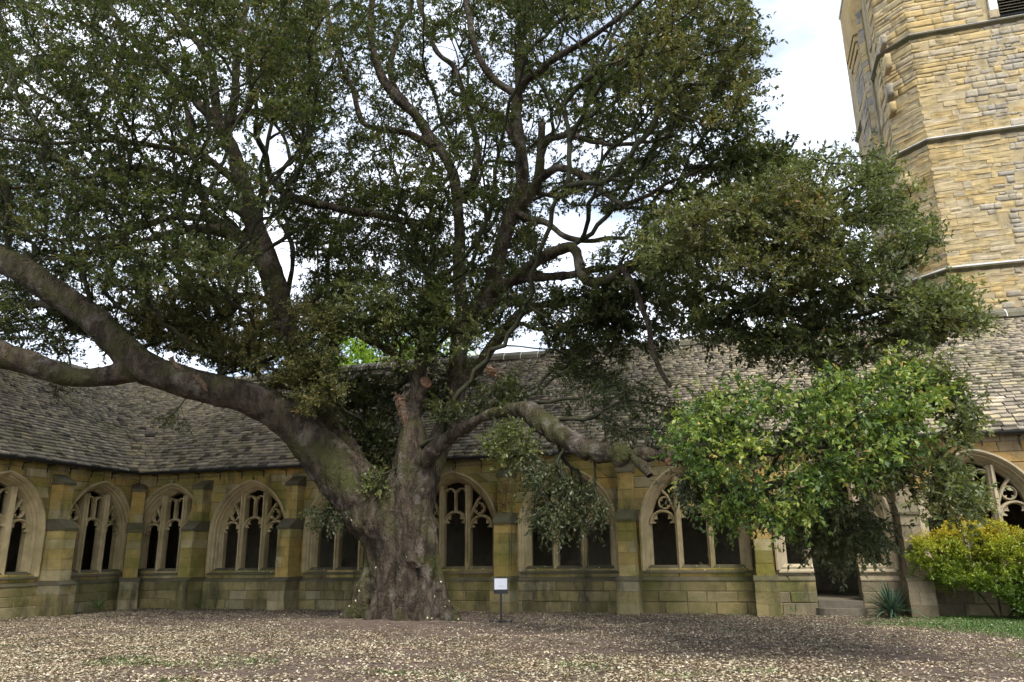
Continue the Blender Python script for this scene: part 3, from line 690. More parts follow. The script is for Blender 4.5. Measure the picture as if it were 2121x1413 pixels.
class Skeleton:
    def __init__(s): s.pos = np.zeros((0, 3)); s.par = []; s.cost = np.zeros(0); s.cap = np.zeros(0); s.ch = []
    def add_fixed(s, path, radii, parent=-1):
        k = len(s.par); n = len(path); c0 = s.cost[parent] if parent >= 0 else 0
        s.pos = np.vstack([s.pos, path]); s.par += [parent]+list(range(k, k+n-1))
        s.cost = np.concatenate([s.cost, c0+np.concatenate([[0], np.cumsum(np.linalg.norm(np.diff(path, axis=0), axis=1))])]); s.cap = np.concatenate([s.cap, radii]); return k
    def nearest(s, P): return int(np.argmin(((s.pos-P)**2).sum(1)))
def grow(sk, targets, tg=None, alpha=.35, step=.3, droop=0., wig=.05, rtip=.009, expo=.5, minr=.012):
    """connect every target to the cheapest point of the skeleton by a curved shoot; returns shoots [(path, radii)] and the end directions"""
    n0 = len(sk.par); cap = 400000
    base = sk.pos; dmin = np.array([np.sqrt(((base-t)**2).sum(1)).min() for t in targets]); order = np.argsort(dmin)
    Pn = np.zeros((n0+len(targets)*30, 3)); Pn[:n0] = sk.pos; Cn = np.zeros(len(Pn)); Cn[:n0] = sk.cost; par = list(sk.par); n = n0; fixed_r = sk.cap
    gid = np.zeros(len(Pn), int)
    if tg is not None: gid[:n0] = sk.gid
    shoots = []; ends = np.zeros((len(targets), 3)); endnode = np.zeros(len(targets), int)
    for ti in order:
        T = targets[ti]; d = np.sqrt(((Pn[:n]-T)**2).sum(1)); c = d+alpha*Cn[:n]+(0 if tg is None else 500.*(gid[:n] != tg[ti])); k = int(np.argmin(c)); A = Pn[k]; L = d[k]
        kp = par[k]; tang = norm(A-Pn[kp]) if kp >= 0 else np.array([0, 0, 1.])
        m = max(2, int(L/step)+1); t = np.linspace(0, 1, m+1)[1:, None]
        dirT = norm(T-A); c1 = A+norm(tang*.55+dirT*.7)*L*.38; c2 = T-norm(dirT+np.array([0, 0, .35 if droop <= 0 else -.3]))*L*.3
        Q = (1-t)**3*A+3*(1-t)**2*t*c1+3*(1-t)*t*t*c2+t**3*T
        Q[:-1] += RNG.normal(0, wig*min(L, 2)/3, (m-1, 3)); Q[:, 2] -= droop*L*np.sin(t[:, 0]*PI)*.15
        ids = list(range(n, n+m)); Pn[n:n+m] = Q; Cn[n:n+m] = Cn[k]+np.cumsum(np.linalg.norm(np.diff(np.vstack([A, Q]), axis=0), axis=1)); par += [k]+ids[:-1]; gid[n:n+m] = gid[k]; n += m
        shoots.append([k]+ids); ends[ti] = norm(Q[-1]-(Q[-2] if m > 1 else A)); endnode[ti] = n-1
    cnt = np.zeros(n); cnt[endnode] += 1
    for i in range(n-1, n0-1, -1): cnt[par[i]] += cnt[i]
    r = np.maximum(rtip*np.maximum(cnt, 1)**expo, rtip); r = np.minimum(r, .06)
    res = []
    for s_ in shoots:
        rr = r[s_].copy(); k = s_[0]
        if k < n0: rr[0] = min(rr[1]*1.25, max(fixed_r[k]*.9, .01))
        else: rr[0] = min(r[k], rr[1]*1.3)
        res.append((Pn[s_], rr))
    return res, ends
def shoots_mesh(name, shoots, mat, parent, thick=.02):
    VV_, QQ_ = [], []; k = 0
    for p, r in shoots:
        v, q = tube(p, r, 6 if r[0] > .03 else (4 if r[0] > thick*.6 else 3)); VV_.append(v); QQ_.append(q+k); k += len(v)
    return big_mesh(name, np.concatenate(VV_), np.concatenate(QQ_), mat, parent, smooth=True)
def leaf_quads(B, Dr, L, Wd, Nn):
    S = norm(np.cross(Dr, Nn)); Nn = np.cross(S, Dr); n = len(B); V = np.empty((n, 4, 3)); h = .48
    V[:, 0] = B; V[:, 1] = B+Dr*(L*h)[:, None]+S*(Wd/2)[:, None]+Nn*(Wd*.16)[:, None]; V[:, 2] = B+Dr*L[:, None]-Nn*(L*.10)[:, None]; V[:, 3] = B+Dr*(L*h)[:, None]-S*(Wd/2)[:, None]+Nn*(Wd*.16)[:, None]
    return V.reshape(-1, 3), np.arange(4*n).reshape(n, 4)
def rnd_dirs(n):
    v = RNG.normal(0, 1, (n, 3)); return norm(v)
def sprays(T, E, twigs, nleaf, tl, ll, lw, up=.25, spread=.9, sag=0., upn=.8, flat=1.):
    """leafy twigs at the ends T (directions E): returns twig tubes and leaf base/dir/len/width/normal/owner"""
    n = len(T); O = np.repeat(T, twigs, 0); DirE = np.repeat(E, twigs, 0); own = np.repeat(np.arange(n), twigs)
    d = norm(DirE*.75+rnd_dirs(len(O))*spread+np.array([0, 0, up-sag])); d = norm(d*np.array([1, 1, flat])); L = RNG.uniform(.55, 1.2, len(O))*tl
    O = O-DirE*(RNG.uniform(0, .8, len(O))*tl)[:, None]
    tip = O+d*L[:, None]+np.array([0, 0, -.12])*(L*L)[:, None]*(1+4*sag)
    m = len(O); s = RNG.uniform(.15, 1.0, (m, nleaf)); s = np.sort(s, 1)
    Bp = O[:, None]+(tip-O)[:, None]*s[..., None]; Bp = Bp.reshape(-1, 3); dd_ = np.repeat(norm(tip-O), nleaf, 0)
    Ld = norm(dd_*.7+rnd_dirs(len(Bp))*.95+np.array([0, 0, .05-sag*.8])); Nn = norm(rnd_dirs(len(Bp))*.75+np.array([0, 0, upn]))
    LL = RNG.uniform(.5, 1.35, len(Bp))*ll; WW = LL*RNG.uniform(.36, .52, len(Bp))*(lw/.45)
    return (O, tip), (Bp, Ld, LL, WW, Nn, np.repeat(own, nleaf))
def twig_tris(O, T, r):
    """thin three-sided twigs, vectorised"""
    n = len(O); t = norm(T-O); a = norm(np.cross(t, np.array([.3, .2, 1.]))); b = np.cross(t, a); V = np.empty((n, 6, 3))
    for k in range(3):
        c = a*math.cos(2*PI*k/3)+b*math.sin(2*PI*k/3); V[:, k] = O+c*r; V[:, 3+k] = T+c*r*.4
    o = (np.arange(n)*6)[:, None]; Q = np.stack([np.concatenate([o+k, o+(k+1) % 3, o+3+(k+1) % 3, o+3+k], 1) for k in range(3)], 1).reshape(-1, 4)
    return V.reshape(-1, 3), Q
def in_poly(x, y, poly):
    c = np.zeros(len(x), bool); P = poly; j = len(P)-1
    for i in range(len(P)):
        xi, yi = P[i]; xj, yj = P[j]
        m = ((yi > y) != (yj > y)) & (x < (xj-xi)*(y-yi)/((yj-yi) or 1e-9)+xi); c ^= m; j = i
    return c
def sample(poly, n, Y0, Y1, holes=()):
    P = np.array(poly, float); lo, hi = P.min(0), P.max(0); xs = np.zeros(0); ys = np.zeros(0)
    while len(xs) < n:
        x = RNG.uniform(lo[0], hi[0], n*2); y = RNG.uniform(lo[1], hi[1], n*2); k = in_poly(x, y, poly)
        for h in holes: k &= ~in_poly(x, y, h)
        xs = np.concatenate([xs, x[k]]); ys = np.concatenate([ys, y[k]])
    xs, ys = xs[:n], ys[:n]; return at_arr(xs, ys, RNG.uniform(Y0, Y1, n) if not callable(Y0) else Y0(xs, ys, RNG.uniform(0, 1, n)))

# ------------------------------------------------------------------ the old holm oak
oak = tag(empty('holm_oak', (TC[0], TC[1], 0)), 'huge old evergreen oak with a fluted trunk filling the garth', 'tree')
OAK0 = np.array([TC[0], TC[1], 0.])
def limb(pts):
    """joints (x, y, Y, half width) as measured in the picture, at their own depth -> 3D points and radii"""
    P = [at(x, y, Y) for x, y, Y, r in pts]; return P, [rm(p, r[3]) for p, r in zip(P, pts)]
THICK = {   # trunk, fused stems and the great limbs
 'core': [(834, 1315, 18.95, 92), (835, 1260, 18.95, 84), (835, 1200, 18.95, 74), (834, 1130, 18.95, 68), (838, 1060, 18.9, 52), (850, 1000, 18.8, 44), (856, 930, 18.7, 36), (856, 880, 18.7, 24)],
 'c1': [(722, 1318, 18.95, 26), (752, 1250, 18.6, 30), (776, 1180, 18.5, 30), (784, 1110, 18.4, 34), (762, 1060, 18.35, 46), (740, 1030, 18.3, 52)],
 'c2': [(788, 1318, 18.2, 26), (800, 1230, 18.15, 24), (806, 1150, 18.2, 24), (806, 1090, 18.25, 25), (818, 1020, 18.35, 24), (836, 950, 18.5, 22)],
 'c3': [(838, 1322, 18.0, 30), (846, 1230, 18.05, 27), (846, 1150, 18.1, 27), (850, 1080, 18.15, 30), (852, 1000, 18.25, 33), (848, 930, 18.35, 26), (850, 880, 18.5, 18)],
 'c4': [(888, 1318, 18.2, 26), (884, 1230, 18.25, 22), (878, 1150, 18.3, 24), (874, 1070, 18.3, 24), (878, 1000, 18.4, 26), (880, 950, 18.5, 22)],
 'c5': [(946, 1312, 18.7, 18), (918, 1250, 18.5, 18), (902, 1190, 18.35, 16), (894, 1120, 18.25, 17), (890, 1080, 18.3, 13), (884, 1050, 18.4, 8)],
 'r1': [(684, 1310, 18.7, 15), (728, 1282, 18.5, 27), (768, 1228, 18.45, 26)],
 'r2': [(742, 1322, 17.95, 14), (772, 1288, 18.05, 23), (792, 1236, 18.2, 21)],
 'r3': [(812, 1328, 17.75, 14), (822, 1285, 17.95, 22), (830, 1230, 18.15, 19)],
 'r4': [(882, 1324, 17.85, 13), (870, 1286, 18.0, 22), (862, 1230, 18.15, 18)],
 'r5': [(968, 1308, 18.4, 13), (928, 1282, 18.4, 25), (900, 1236, 18.45, 22)],
 'burl': [(838, 1165, 17.72, 9), (858, 1160, 17.75, 10), (866, 1178, 17.85, 9)],
 'left': [(800, 1130, 18.45, 40), (772, 1080, 18.35, 52), (740, 1030, 18.3, 56), (706, 985, 18.2, 54), (664, 935, 18.1, 48), (612, 880, 17.8, 41), (560, 845, 17.5, 36), (500, 820, 17.1, 33), (440, 806, 16.8, 33), (380, 790, 16.5, 32), (320, 770, 16.2, 33), (275, 750, 16.0, 36)],
 'left_up': [(290, 758, 16.05, 32), (245, 712, 15.8, 31), (205, 672, 15.6, 30), (165, 640, 15.4, 29), (110, 604, 15.0, 29), (58, 566, 14.7, 28), (0, 534, 14.4, 27), (-90, 478, 13.9, 25), (-200, 400, 13.4, 20)],
 'left_low': [(290, 760, 16.05, 30), (240, 776, 15.9, 22), (190, 782, 15.7, 20), (140, 780, 15.4, 20), (70, 755, 15.0, 25), (0, 733, 14.6, 28), (-100, 690, 14.0, 26), (-220, 620, 13.4, 20)],
 'left_twig': [(180, 648, 15.45, 12), (120, 634, 15.3, 10), (60, 630, 15.2, 9), (20, 640, 15.1, 7)],
 'mid': [(850, 930, 18.55, 26), (852, 880, 18.6, 19), (858, 840, 18.6, 17), (865, 800, 18.7, 15), (871, 760, 18.8, 14), (876, 710, 18.9, 14), (884, 655, 19, 14), (897, 600, 19.1, 13), (890, 565, 19.2, 10), (868, 550, 19.2, 9), (859, 520, 19.2, 9), (857, 474, 19.2, 8)],
 'mid_stub': [(857, 850, 18.6, 12), (868, 825, 18.5, 12), (880, 798, 18.4, 11)],
 'mid_torn': [(846, 890, 18.5, 13), (838, 860, 18.45, 11), (828, 822, 18.45, 9)],
 'mid_left': [(866, 812, 18.75, 10), (856, 780, 18.8, 9), (840, 757, 18.8, 9), (826, 738, 18.9, 8)],
 'mid_dead': [(845, 762, 18.9, 9), (806, 728, 18.95, 9), (770, 706, 19.0, 10), (734, 688, 19.0, 8), (700, 668, 19.0, 6)],
 'rear': [(880, 1000, 19.1, 26), (905, 930, 19.5, 26), (932, 870, 19.8, 23), (945, 810, 19.9, 21), (948, 760, 20, 20), (953, 710, 20, 21), (972, 665, 20, 25), (1003, 632, 19.9, 26), (1020, 590, 19.8, 21), (1030, 540, 19.7, 17), (1045, 485, 19.6, 16), (1068, 430, 19.5, 16), (1081, 380, 19.4, 15), (1081, 330, 19.3, 14), (1072, 270, 19.2, 13), (1069, 225, 19.1, 12), (1068, 190, 19.0, 11)],
 'rear_up_l': [(1068, 196, 19.0, 9), (1040, 178, 18.9, 8), (1018, 160, 18.8, 8), (994, 125, 18.6, 7), (978, 80, 18.4, 7), (968, 16, 18.2, 6), (955, -80, 17.9, 5), (950, -220, 17.5, 4)],
 'rear_up_r': [(1069, 196, 19.0, 9), (1085, 170, 18.8, 8), (1110, 150, 18.6, 8), (1160, 117, 18.2, 7), (1234, 69, 17.8, 6), (1320, 10, 17.3, 5), (1400, -80, 16.8, 4)],
 'rear_up': [(1072, 250, 19.1, 9), (1075, 120, 19.3, 8), (1090, 20, 19.5, 7), (1110, -120, 19.8, 6), (1120, -300, 20, 4)],
 'rear_l': [(1070, 300, 19.3, 9), (1043, 249, 19.4, 8), (1018, 232, 19.5, 6), (985, 210, 19.7, 5), (940, 195, 20, 4)],
 'rear_r': [(1080, 425, 19.5, 13), (1100, 400, 19.3, 12), (1115, 368, 19.1, 11), (1120, 310, 19.0, 9), (1122, 250, 18.9, 8)],
 'rear_r1': [(1118, 330, 19.0, 7), (1135, 292, 18.7, 7), (1181, 276, 18.3, 6), (1234, 297, 17.8, 5), (1300, 300, 17.2, 4), (1400, 280, 16.5, 3)],
 'rear_r2': [(1110, 378, 19.1, 9), (1135, 358, 18.9, 9), (1165, 350, 18.6, 8), (1207, 361, 18.2, 7), (1260, 405, 17.8, 6), (1313, 419, 17.4, 5), (1393, 377, 16.8, 4), (1480, 340, 16.2, 3)],
 'd': [(955, 700, 20.1, 15), (958, 640, 20.3, 14), (953, 590, 20.4, 14), (951, 540, 20.5, 14), (953, 490, 20.6, 13), (948, 430, 20.6, 12), (938, 360, 20.6, 12), (915, 315, 20.5, 11), (890, 283, 20.4, 12), (862, 240, 20.2, 11), (826, 206, 20.0, 11), (794, 166, 19.8, 10), (774, 106, 19.5, 9), (767, 50, 19.3, 8), (772, -10, 19.0, 7), (780, -150, 18.6, 5)],
 'd2': [(900, 300, 20.4, 9), (884, 296, 20.3, 8), (842, 276, 20.0, 8), (796, 268, 19.7, 7), (752, 254, 19.4, 7), (731, 188, 19.1, 6), (708, 133, 18.8, 6), (684, 53, 18.4, 5), (670, -60, 18, 4)],
 'd3': [(845, 222, 20.1, 8), (818, 180, 20.2, 7), (808, 130, 20.2, 6), (828, 60, 20.3, 6), (852, 10, 20.4, 5), (870, -120, 20.5, 4)],
 'd4': [(960, 420, 20.3, 8), (990, 330, 20.0, 7), (975, 250, 20.0, 6), (945, 150, 20.0, 6), (900, 100, 20, 5), (872, 20, 20, 5), (850, -90, 20, 4)],
 'sinu': [(900, 470, 19.6, 7), (800, 450, 19.2, 7), (711, 434, 19.0, 8), (637, 419, 18.8, 8), (590, 400, 18.7, 7), (562, 372, 18.6, 7), (549, 318, 18.5, 6), (533, 280, 18.4, 6), (545, 250, 18.4, 5)],
 'g1': [(1012, 612, 19.7, 15), (1059, 580, 19.2, 12), (1117, 538, 18.7, 12), (1160, 517, 18.3, 12), (1188, 512, 18.0, 12), (1198, 535, 17.8, 11), (1205, 570, 17.6, 11), (1226, 585, 17.4, 11), (1262, 577, 17.1, 10), (1303, 547, 16.8, 9), (1350, 525, 16.5, 7), (1430, 500, 16.0, 6), (1530, 470, 15.5, 5), (1640, 440, 15.2, 4)],
 'g2': [(1030, 598, 19.6, 11), (1060, 582, 19.4, 11), (1101, 576, 19.0, 10), (1181, 570, 18.6, 9), (1240, 556, 18.2, 8), (1320, 560, 17.6, 6), (1420, 600, 17.0, 5), (1550, 640, 16.3, 5), (1700, 660, 15.8, 4), (1850, 660, 15.3, 3)],
 'g3': [(1008, 640, 19.8, 11), (1040, 622, 19.6, 10), (1090, 627, 19.3, 9), (1117, 647, 19.1, 8), (1130, 690, 19.0, 6), (1138, 722, 19, 5)],
 'g4': [(935, 800, 19.9, 12), (985, 768, 19.8, 13), (1018, 718, 19.7, 13), (1052, 680, 19.6, 12), (1075, 652, 19.5, 11), (1098, 640, 19.4, 9), (1180, 620, 19, 7), (1300, 615, 18.3, 5)],
 'g5': [(1068, 440, 19.5, 8), (1101, 455, 19.2, 7), (1143, 468, 18.9, 6), (1186, 496, 18.5, 6), (1234, 499, 18.1, 5), (1300, 490, 17.6, 4)],
 'hang': [(1290, 555, 16.9, 7), (1320, 610, 16.7, 6), (1338, 660, 16.6, 6), (1350, 720, 16.5, 6), (1372, 770, 16.5, 5), (1390, 805, 16.5, 4)],
 'h': [(760, 1000, 18.9, 34), (722, 940, 19.0, 30), (690, 870, 19.0, 27), (650, 790, 18.9, 26), (612, 725, 18.8, 26), (585, 665, 18.7, 27), (571, 600, 18.5, 26), (550, 530, 18.3, 23), (522, 455, 18.1, 20), (504, 385, 17.9, 18), (483, 318, 17.7, 16), (464, 278, 17.6, 15), (436, 240, 17.4, 12), (400, 205, 17.2, 10), (366, 172, 16.9, 9), (329, 135, 16.5, 8), (270, 70, 16.0, 6), (200, -20, 15.4, 5)],
 'h_m': [(466, 285, 17.6, 10), (447, 215, 17.6, 10), (440, 150, 17.5, 9), (414, 95, 17.3, 8), (372, 42, 17.0, 7), (330, -30, 16.7, 6), (280, -150, 16.2, 4)],
 'h_r': [(468, 285, 17.7, 10), (480, 240, 17.8, 10), (488, 190, 17.9, 9), (489, 140, 18.0, 8), (500, 60, 18.1, 7), (520, -40, 18.2, 6), (540, -180, 18.3, 4)],
 'h_rr': [(474, 262, 17.8, 8), (510, 228, 17.9, 8), (531, 190, 18.1, 7), (570, 150, 18.3, 6), (620, 80, 18.5, 5), (640, -40, 18.7, 4)],
 'k1': [(552, 560, 18.4, 15), (520, 520, 18.1, 14), (490, 494, 17.8, 13), (451, 478, 17.4, 12), (403, 473, 17.0, 10), (345, 486, 16.5, 9), (292, 499, 16.1, 7), (234, 510, 15.7, 6), (150, 530, 15.0, 4), (40, 540, 14.2, 3)],
 'k2': [(500, 494, 17.9, 10), (462, 463, 17.6, 10), (403, 450, 17.1, 9), (345, 452, 16.6, 8), (292, 472, 16.1, 7), (220, 492, 15.6, 6), (106, 496, 14.8, 4), (0, 470, 14.0, 3)],
 'k3': [(520, 455, 18.1, 12), (495, 437, 17.9, 11), (462, 413, 17.6, 10), (403, 382, 17.0, 9), (345, 361, 16.5, 8), (297, 349, 16.1, 8), (255, 349, 15.8, 7), (186, 366, 15.2, 6), (106, 377, 14.5, 5), (0, 393, 13.7, 4), (-120, 400, 12.9, 3)],
 'k4': [(495, 375, 17.8, 9), (467, 358, 17.5, 8), (425, 325, 17.1, 8), (371, 313, 16.6, 7), (318, 303, 16.1, 6), (228, 293, 15.4, 5), (100, 295, 14.4, 4), (-60, 280, 13.2, 3)],
 'k5': [(436, 335, 17.1, 7), (400, 310, 17.2, 7), (393, 270, 17.2, 6), (390, 235, 17.1, 5), (360, 150, 16.8, 4)],
 'k6': [(580, 640, 18.6, 9), (550, 622, 18.2, 8), (510, 612, 17.8, 7), (460, 620, 17.3, 5), (400, 640, 16.9, 4)],
 'thin1': [(590, 640, 18.8, 6), (602, 579, 19.0, 5), (605, 515, 19.1, 5), (585, 470, 19.2, 4), (563, 441, 19.3, 3)],
 'right': [(866, 968, 18.3, 22), (892, 940, 18.1, 18), (930, 908, 17.8, 16), (970, 880, 17.5, 14), (1010, 862, 17.2, 14), (1050, 850, 16.9, 16), (1088, 850, 16.6, 20), (1125, 876, 16.3, 24), (1170, 905, 16.0, 26), (1225, 934, 15.7, 25), (1290, 942, 15.3, 21), (1340, 940, 15.0, 17), (1400, 945, 14.7, 16), (1470, 948, 14.4, 14), (1560, 940, 14.1, 12), (1650, 925, 13.8, 10), (1750, 902, 13.6, 9), (1830, 874, 13.4, 8), (1900, 848, 13.3, 7), (1950, 826, 13.2, 5)],
 'right_stub': [(1318, 945, 15.1, 13), (1336, 965, 14.9, 11), (1348, 985, 14.8, 8)],
 'right_b': [(1440, 950, 14.5, 10), (1500, 985, 14.0, 10), (1550, 1012, 13.7, 11), (1600, 1004, 13.5, 10), (1660, 985, 13.3, 8), (1740, 968, 13.1, 6), (1850, 956, 12.9, 4), (1960, 980, 12.8, 3)],
 'right_c': [(1560, 1010, 13.7, 7), (1640, 1050, 13.8, 6), (1700, 1085, 14, 4), (1760, 1110, 14.2, 3)],
}
ORD = list(THICK); LIMBS = {k: limb(v) for k, v in THICK.items()}
SM = {k: smooth_path(*LIMBS[k], step=.16) for k in ORD}
tv, tq, k0 = [], [], 0
SLIM = [k for k in ORD if SM[k][1].max() < .135 and k not in ('burl', 'r1', 'r2', 'r3', 'r4', 'r5')]
for k in ORD:
    if k in SLIM: continue
    p, r = SM[k]; ends_p = np.vstack([p[0]-(p[1]-p[0])*.01, p, p[-1]+(p[-1]-p[-2])*.01]); ends_r = np.concatenate([[1e-3], np.maximum(r, .028), [1e-3]])
    v, q = tube(ends_p, ends_r, 14); tv.append(v); tq.append(q+k0); k0 += len(v)
raw = big_mesh('trunk', np.concatenate(tv)-OAK0, np.concatenate(tq), M['bark'])
rmd = raw.modifiers.new('fuse', 'REMESH'); rmd.mode = 'VOXEL'; rmd.voxel_size = .047; rmd.adaptivity = 0
dg = bpy.context.evaluated_depsgraph_get(); dg.update()
fused = bpy.data.meshes.new_from_object(raw.evaluated_get(dg)); bpy.data.objects.remove(raw)
n_ = len(fused.vertices); co = np.empty(n_*3, np.float32); fused.vertices.foreach_get('co', co); co = co.reshape(-1, 3).astype(float)
ne = len(fused.edges); ev = np.empty(ne*2, np.int32); fused.edges.foreach_get('vertices', ev); ev = ev.reshape(-1, 2)
deg = np.bincount(ev.ravel(), minlength=n_).astype(float)
for _ in range(3):                                     # relax the voxel steps
    s_ = np.zeros_like(co); np.add.at(s_, ev[:, 0], co[ev[:, 1]]); np.add.at(s_, ev[:, 1], co[ev[:, 0]]); co = co*.45+.55*s_/np.maximum(deg, 1)[:, None]
fused.vertices.foreach_set('co', co.ravel().astype(np.float32)); fused.update()
nn_ = np.empty(n_*3, np.float32); fused.vertices.foreach_get('normal', nn_); nn_ = nn_.reshape(-1, 3)
wp = co+OAK0; hgt = np.clip(1-(wp[:, 2]-2.5)/4, .25, 1)
dsp = vnoise(wp*np.array([3.4, 3.4, .7]), 21)*.085*hgt+vnoise(wp*np.array([11, 11, 2.6]), 22)*.022*hgt+vnoise(wp*7, 23)*.014
g1_ = vnoise(wp*np.array([3.1, 3.1, .55])+9, 25); g2_ = vnoise(wp*np.array([5.5, 5.5, 1.3])+3, 26)
dsp -= (.13*np.clip(1-np.abs(g1_)*5, 0, 1)+.06*np.clip(1-np.abs(g2_)*5, 0, 1))*np.clip(hgt-.2, 0, 1)
dsp -= .05*np.clip(vnoise(wp*np.array([3, 3, .7])+5, 24)-.35, 0, 1)*hgt
co = co+nn_*dsp[:, None]; fused.vertices.foreach_set('co', co.ravel().astype(np.float32))
fused.polygons.foreach_set('use_smooth', np.ones(len(fused.polygons), bool)); fused.materials.clear(); fused.materials.append(M['bark']); fused.update(); fused.name = 'trunk'
trunk = bpy.data.objects.new('trunk', fused); link(trunk, oak)
# torn and sawn wood
def disc(name, x, y, Y, r, nrm, mat, th=.05):
    c = at(x, y, Y)-OAK0; nv_ = norm(np.array(nrm, float)); a = norm(np.cross(nv_, [0, 0, 1.])); b = np.cross(nv_, a); R_ = rm(at(x, y, Y), r); V = []; n = 18
    for k, (s, h) in enumerate(((1.0, -th), (1.02, 0), (.86, .012), (.45, .004), (.02, -.01))):
        for i in range(n):
            an = 2*PI*i/n; w = 1+.10*math.sin(3*an+x)+.05*math.sin(5*an); V.append(c+nv_*h+(a*math.cos(an)*w+b*math.sin(an))*R_*s)
    F = [(k*n+i, k*n+(i+1) % n, (k+1)*n+(i+1) % n, (k+1)*n+i) for k in range(4) for i in range(n)]+[tuple(range(4*n, 5*n))]
    obj(name, V, F, mat, oak, True)
disc('sawn_end', 883, 792, 18.34, 13, (.75, -.55, .35), M['wood_cut']); disc('sawn_end', 857, 470, 19.15, 7, (.1, -.8, .5), M['wood_cut']); disc('sawn_end', 1386, 957, 14.5, 8, (.35, -.9, -.1), M['wood_cut'])
def torn(pts, name='torn_wood', n=9):
    V = []; F = []; P, R_ = limb(pts); P, R_ = smooth_path(P, R_, .05); jw = [random.uniform(.7, 1.25) for _ in range(n)]
    for i, (p, r) in enumerate(zip(P, R_)):
        for j in range(n):
            an = 2*PI*j/n; w = jw[j]+.22*random.uniform(-1, 1); V.append((p[0]-OAK0[0]+math.cos(an)*r*w, p[1]-OAK0[1]+math.sin(an)*r*w, p[2]+(random.uniform(-.05, .10) if i == len(P)-1 else random.uniform(-.02, .02))))
    for i in range(len(P)-1):
        for j in range(n): F.append((i*n+j, i*n+(j+1) % n, (i+1)*n+(j+1) % n, (i+1)*n+j))
    F.append(tuple(range((len(P)-1)*n, len(P)*n))); obj(name, V, F, M['wood_torn'], oak)
torn([(842, 895, 18.32, 3), (836, 868, 18.25, 9), (829, 836, 18.25, 11), (826, 818, 18.28, 11)])
torn([(426, 810, 16.42, 4), (420, 796, 16.38, 8), (410, 782, 16.36, 7), (398, 772, 16.42, 4)])
torn([(384, 776, 16.32, 3), (372, 764, 16.22, 8), (362, 752, 16.2, 8), (352, 744, 16.25, 5)])

# crown: leafy shoots grown out to fill the volumes the crown occupies
sk = Skeleton(); sk_g = []
for k in ORD:
    if k in ('core', 'c1', 'c2', 'c3', 'c4', 'c5', 'r1', 'r2', 'r3', 'r4', 'r5', 'burl', 'mid_torn', 'mid_stub', 'right_stub', 'hang'): continue
    p, r = SM[k]; m = r < .42; p, r = p[m], r[m]
    sk.add_fixed(p, r, sk.nearest(p[0]) if len(sk.par) else -1); sk_g += [1 if k in ('right', 'right_b', 'right_c') else 0]*len(p)
GAPS = [[(1490, 945), (1640, 925), (1690, 950), (1640, 1000), (1510, 985)], [(1560, 850), (1620, 840), (1630, 880), (1580, 890)], [(1720, 920), (1790, 900), (1800, 940), (1740, 955)], [(690, 700), (740, 690), (800, 735), (790, 770), (700, 775)], [(905, 700), (935, 690), (935, 745), (905, 750)], [(1000, 690), (1040, 690), (1030, 740), (1000, 740)], [(545, 270), (600, 250), (620, 330), (580, 370), (550, 330)], [(1190, 425), (1260, 425), (1275, 480), (1215, 470)], [(1060, 700), (1110, 690), (1135, 740), (1050, 745)], [(600, 520), (650, 540), (640, 610), (600, 600)], [(860, 120), (940, 60), (960, 120), (900, 190)], [(120, 690), (215, 690), (230, 735), (160, 745)]]
ZON = []   # (targets, style)
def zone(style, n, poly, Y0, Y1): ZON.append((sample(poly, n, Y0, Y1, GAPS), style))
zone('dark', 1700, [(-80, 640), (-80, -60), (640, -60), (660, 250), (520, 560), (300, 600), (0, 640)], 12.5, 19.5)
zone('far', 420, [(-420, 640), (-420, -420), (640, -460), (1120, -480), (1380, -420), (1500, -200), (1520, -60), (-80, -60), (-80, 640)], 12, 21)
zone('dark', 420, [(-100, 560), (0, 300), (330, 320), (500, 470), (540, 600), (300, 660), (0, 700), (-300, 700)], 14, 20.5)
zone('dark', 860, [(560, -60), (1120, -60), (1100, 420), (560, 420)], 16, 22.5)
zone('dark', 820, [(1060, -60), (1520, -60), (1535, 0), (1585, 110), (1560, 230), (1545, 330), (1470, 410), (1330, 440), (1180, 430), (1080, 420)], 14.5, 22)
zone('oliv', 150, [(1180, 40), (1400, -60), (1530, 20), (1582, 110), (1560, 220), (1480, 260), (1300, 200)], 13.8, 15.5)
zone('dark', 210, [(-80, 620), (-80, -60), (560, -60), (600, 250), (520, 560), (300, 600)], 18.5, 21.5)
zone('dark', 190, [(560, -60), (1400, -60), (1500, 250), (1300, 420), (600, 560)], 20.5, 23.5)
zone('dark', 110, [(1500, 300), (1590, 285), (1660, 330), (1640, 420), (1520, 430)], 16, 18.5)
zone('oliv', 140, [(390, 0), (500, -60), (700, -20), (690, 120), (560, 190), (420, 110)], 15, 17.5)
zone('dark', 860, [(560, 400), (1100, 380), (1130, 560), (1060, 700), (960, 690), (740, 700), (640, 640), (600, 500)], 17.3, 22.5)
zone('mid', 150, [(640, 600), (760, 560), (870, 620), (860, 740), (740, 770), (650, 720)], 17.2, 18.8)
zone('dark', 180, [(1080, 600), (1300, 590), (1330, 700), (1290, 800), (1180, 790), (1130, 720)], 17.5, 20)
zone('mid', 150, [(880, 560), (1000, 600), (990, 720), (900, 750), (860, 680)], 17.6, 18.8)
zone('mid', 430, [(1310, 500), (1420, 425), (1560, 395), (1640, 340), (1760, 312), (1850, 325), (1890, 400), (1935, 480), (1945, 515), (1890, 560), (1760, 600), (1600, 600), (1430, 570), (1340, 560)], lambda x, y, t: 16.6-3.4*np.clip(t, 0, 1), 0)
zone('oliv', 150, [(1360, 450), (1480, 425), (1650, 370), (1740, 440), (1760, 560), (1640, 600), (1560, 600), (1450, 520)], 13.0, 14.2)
zone('mid', 120, [(1240, 510), (1340, 430), (1480, 395), (1490, 540), (1400, 610), (1270, 590)], 15.8, 18)
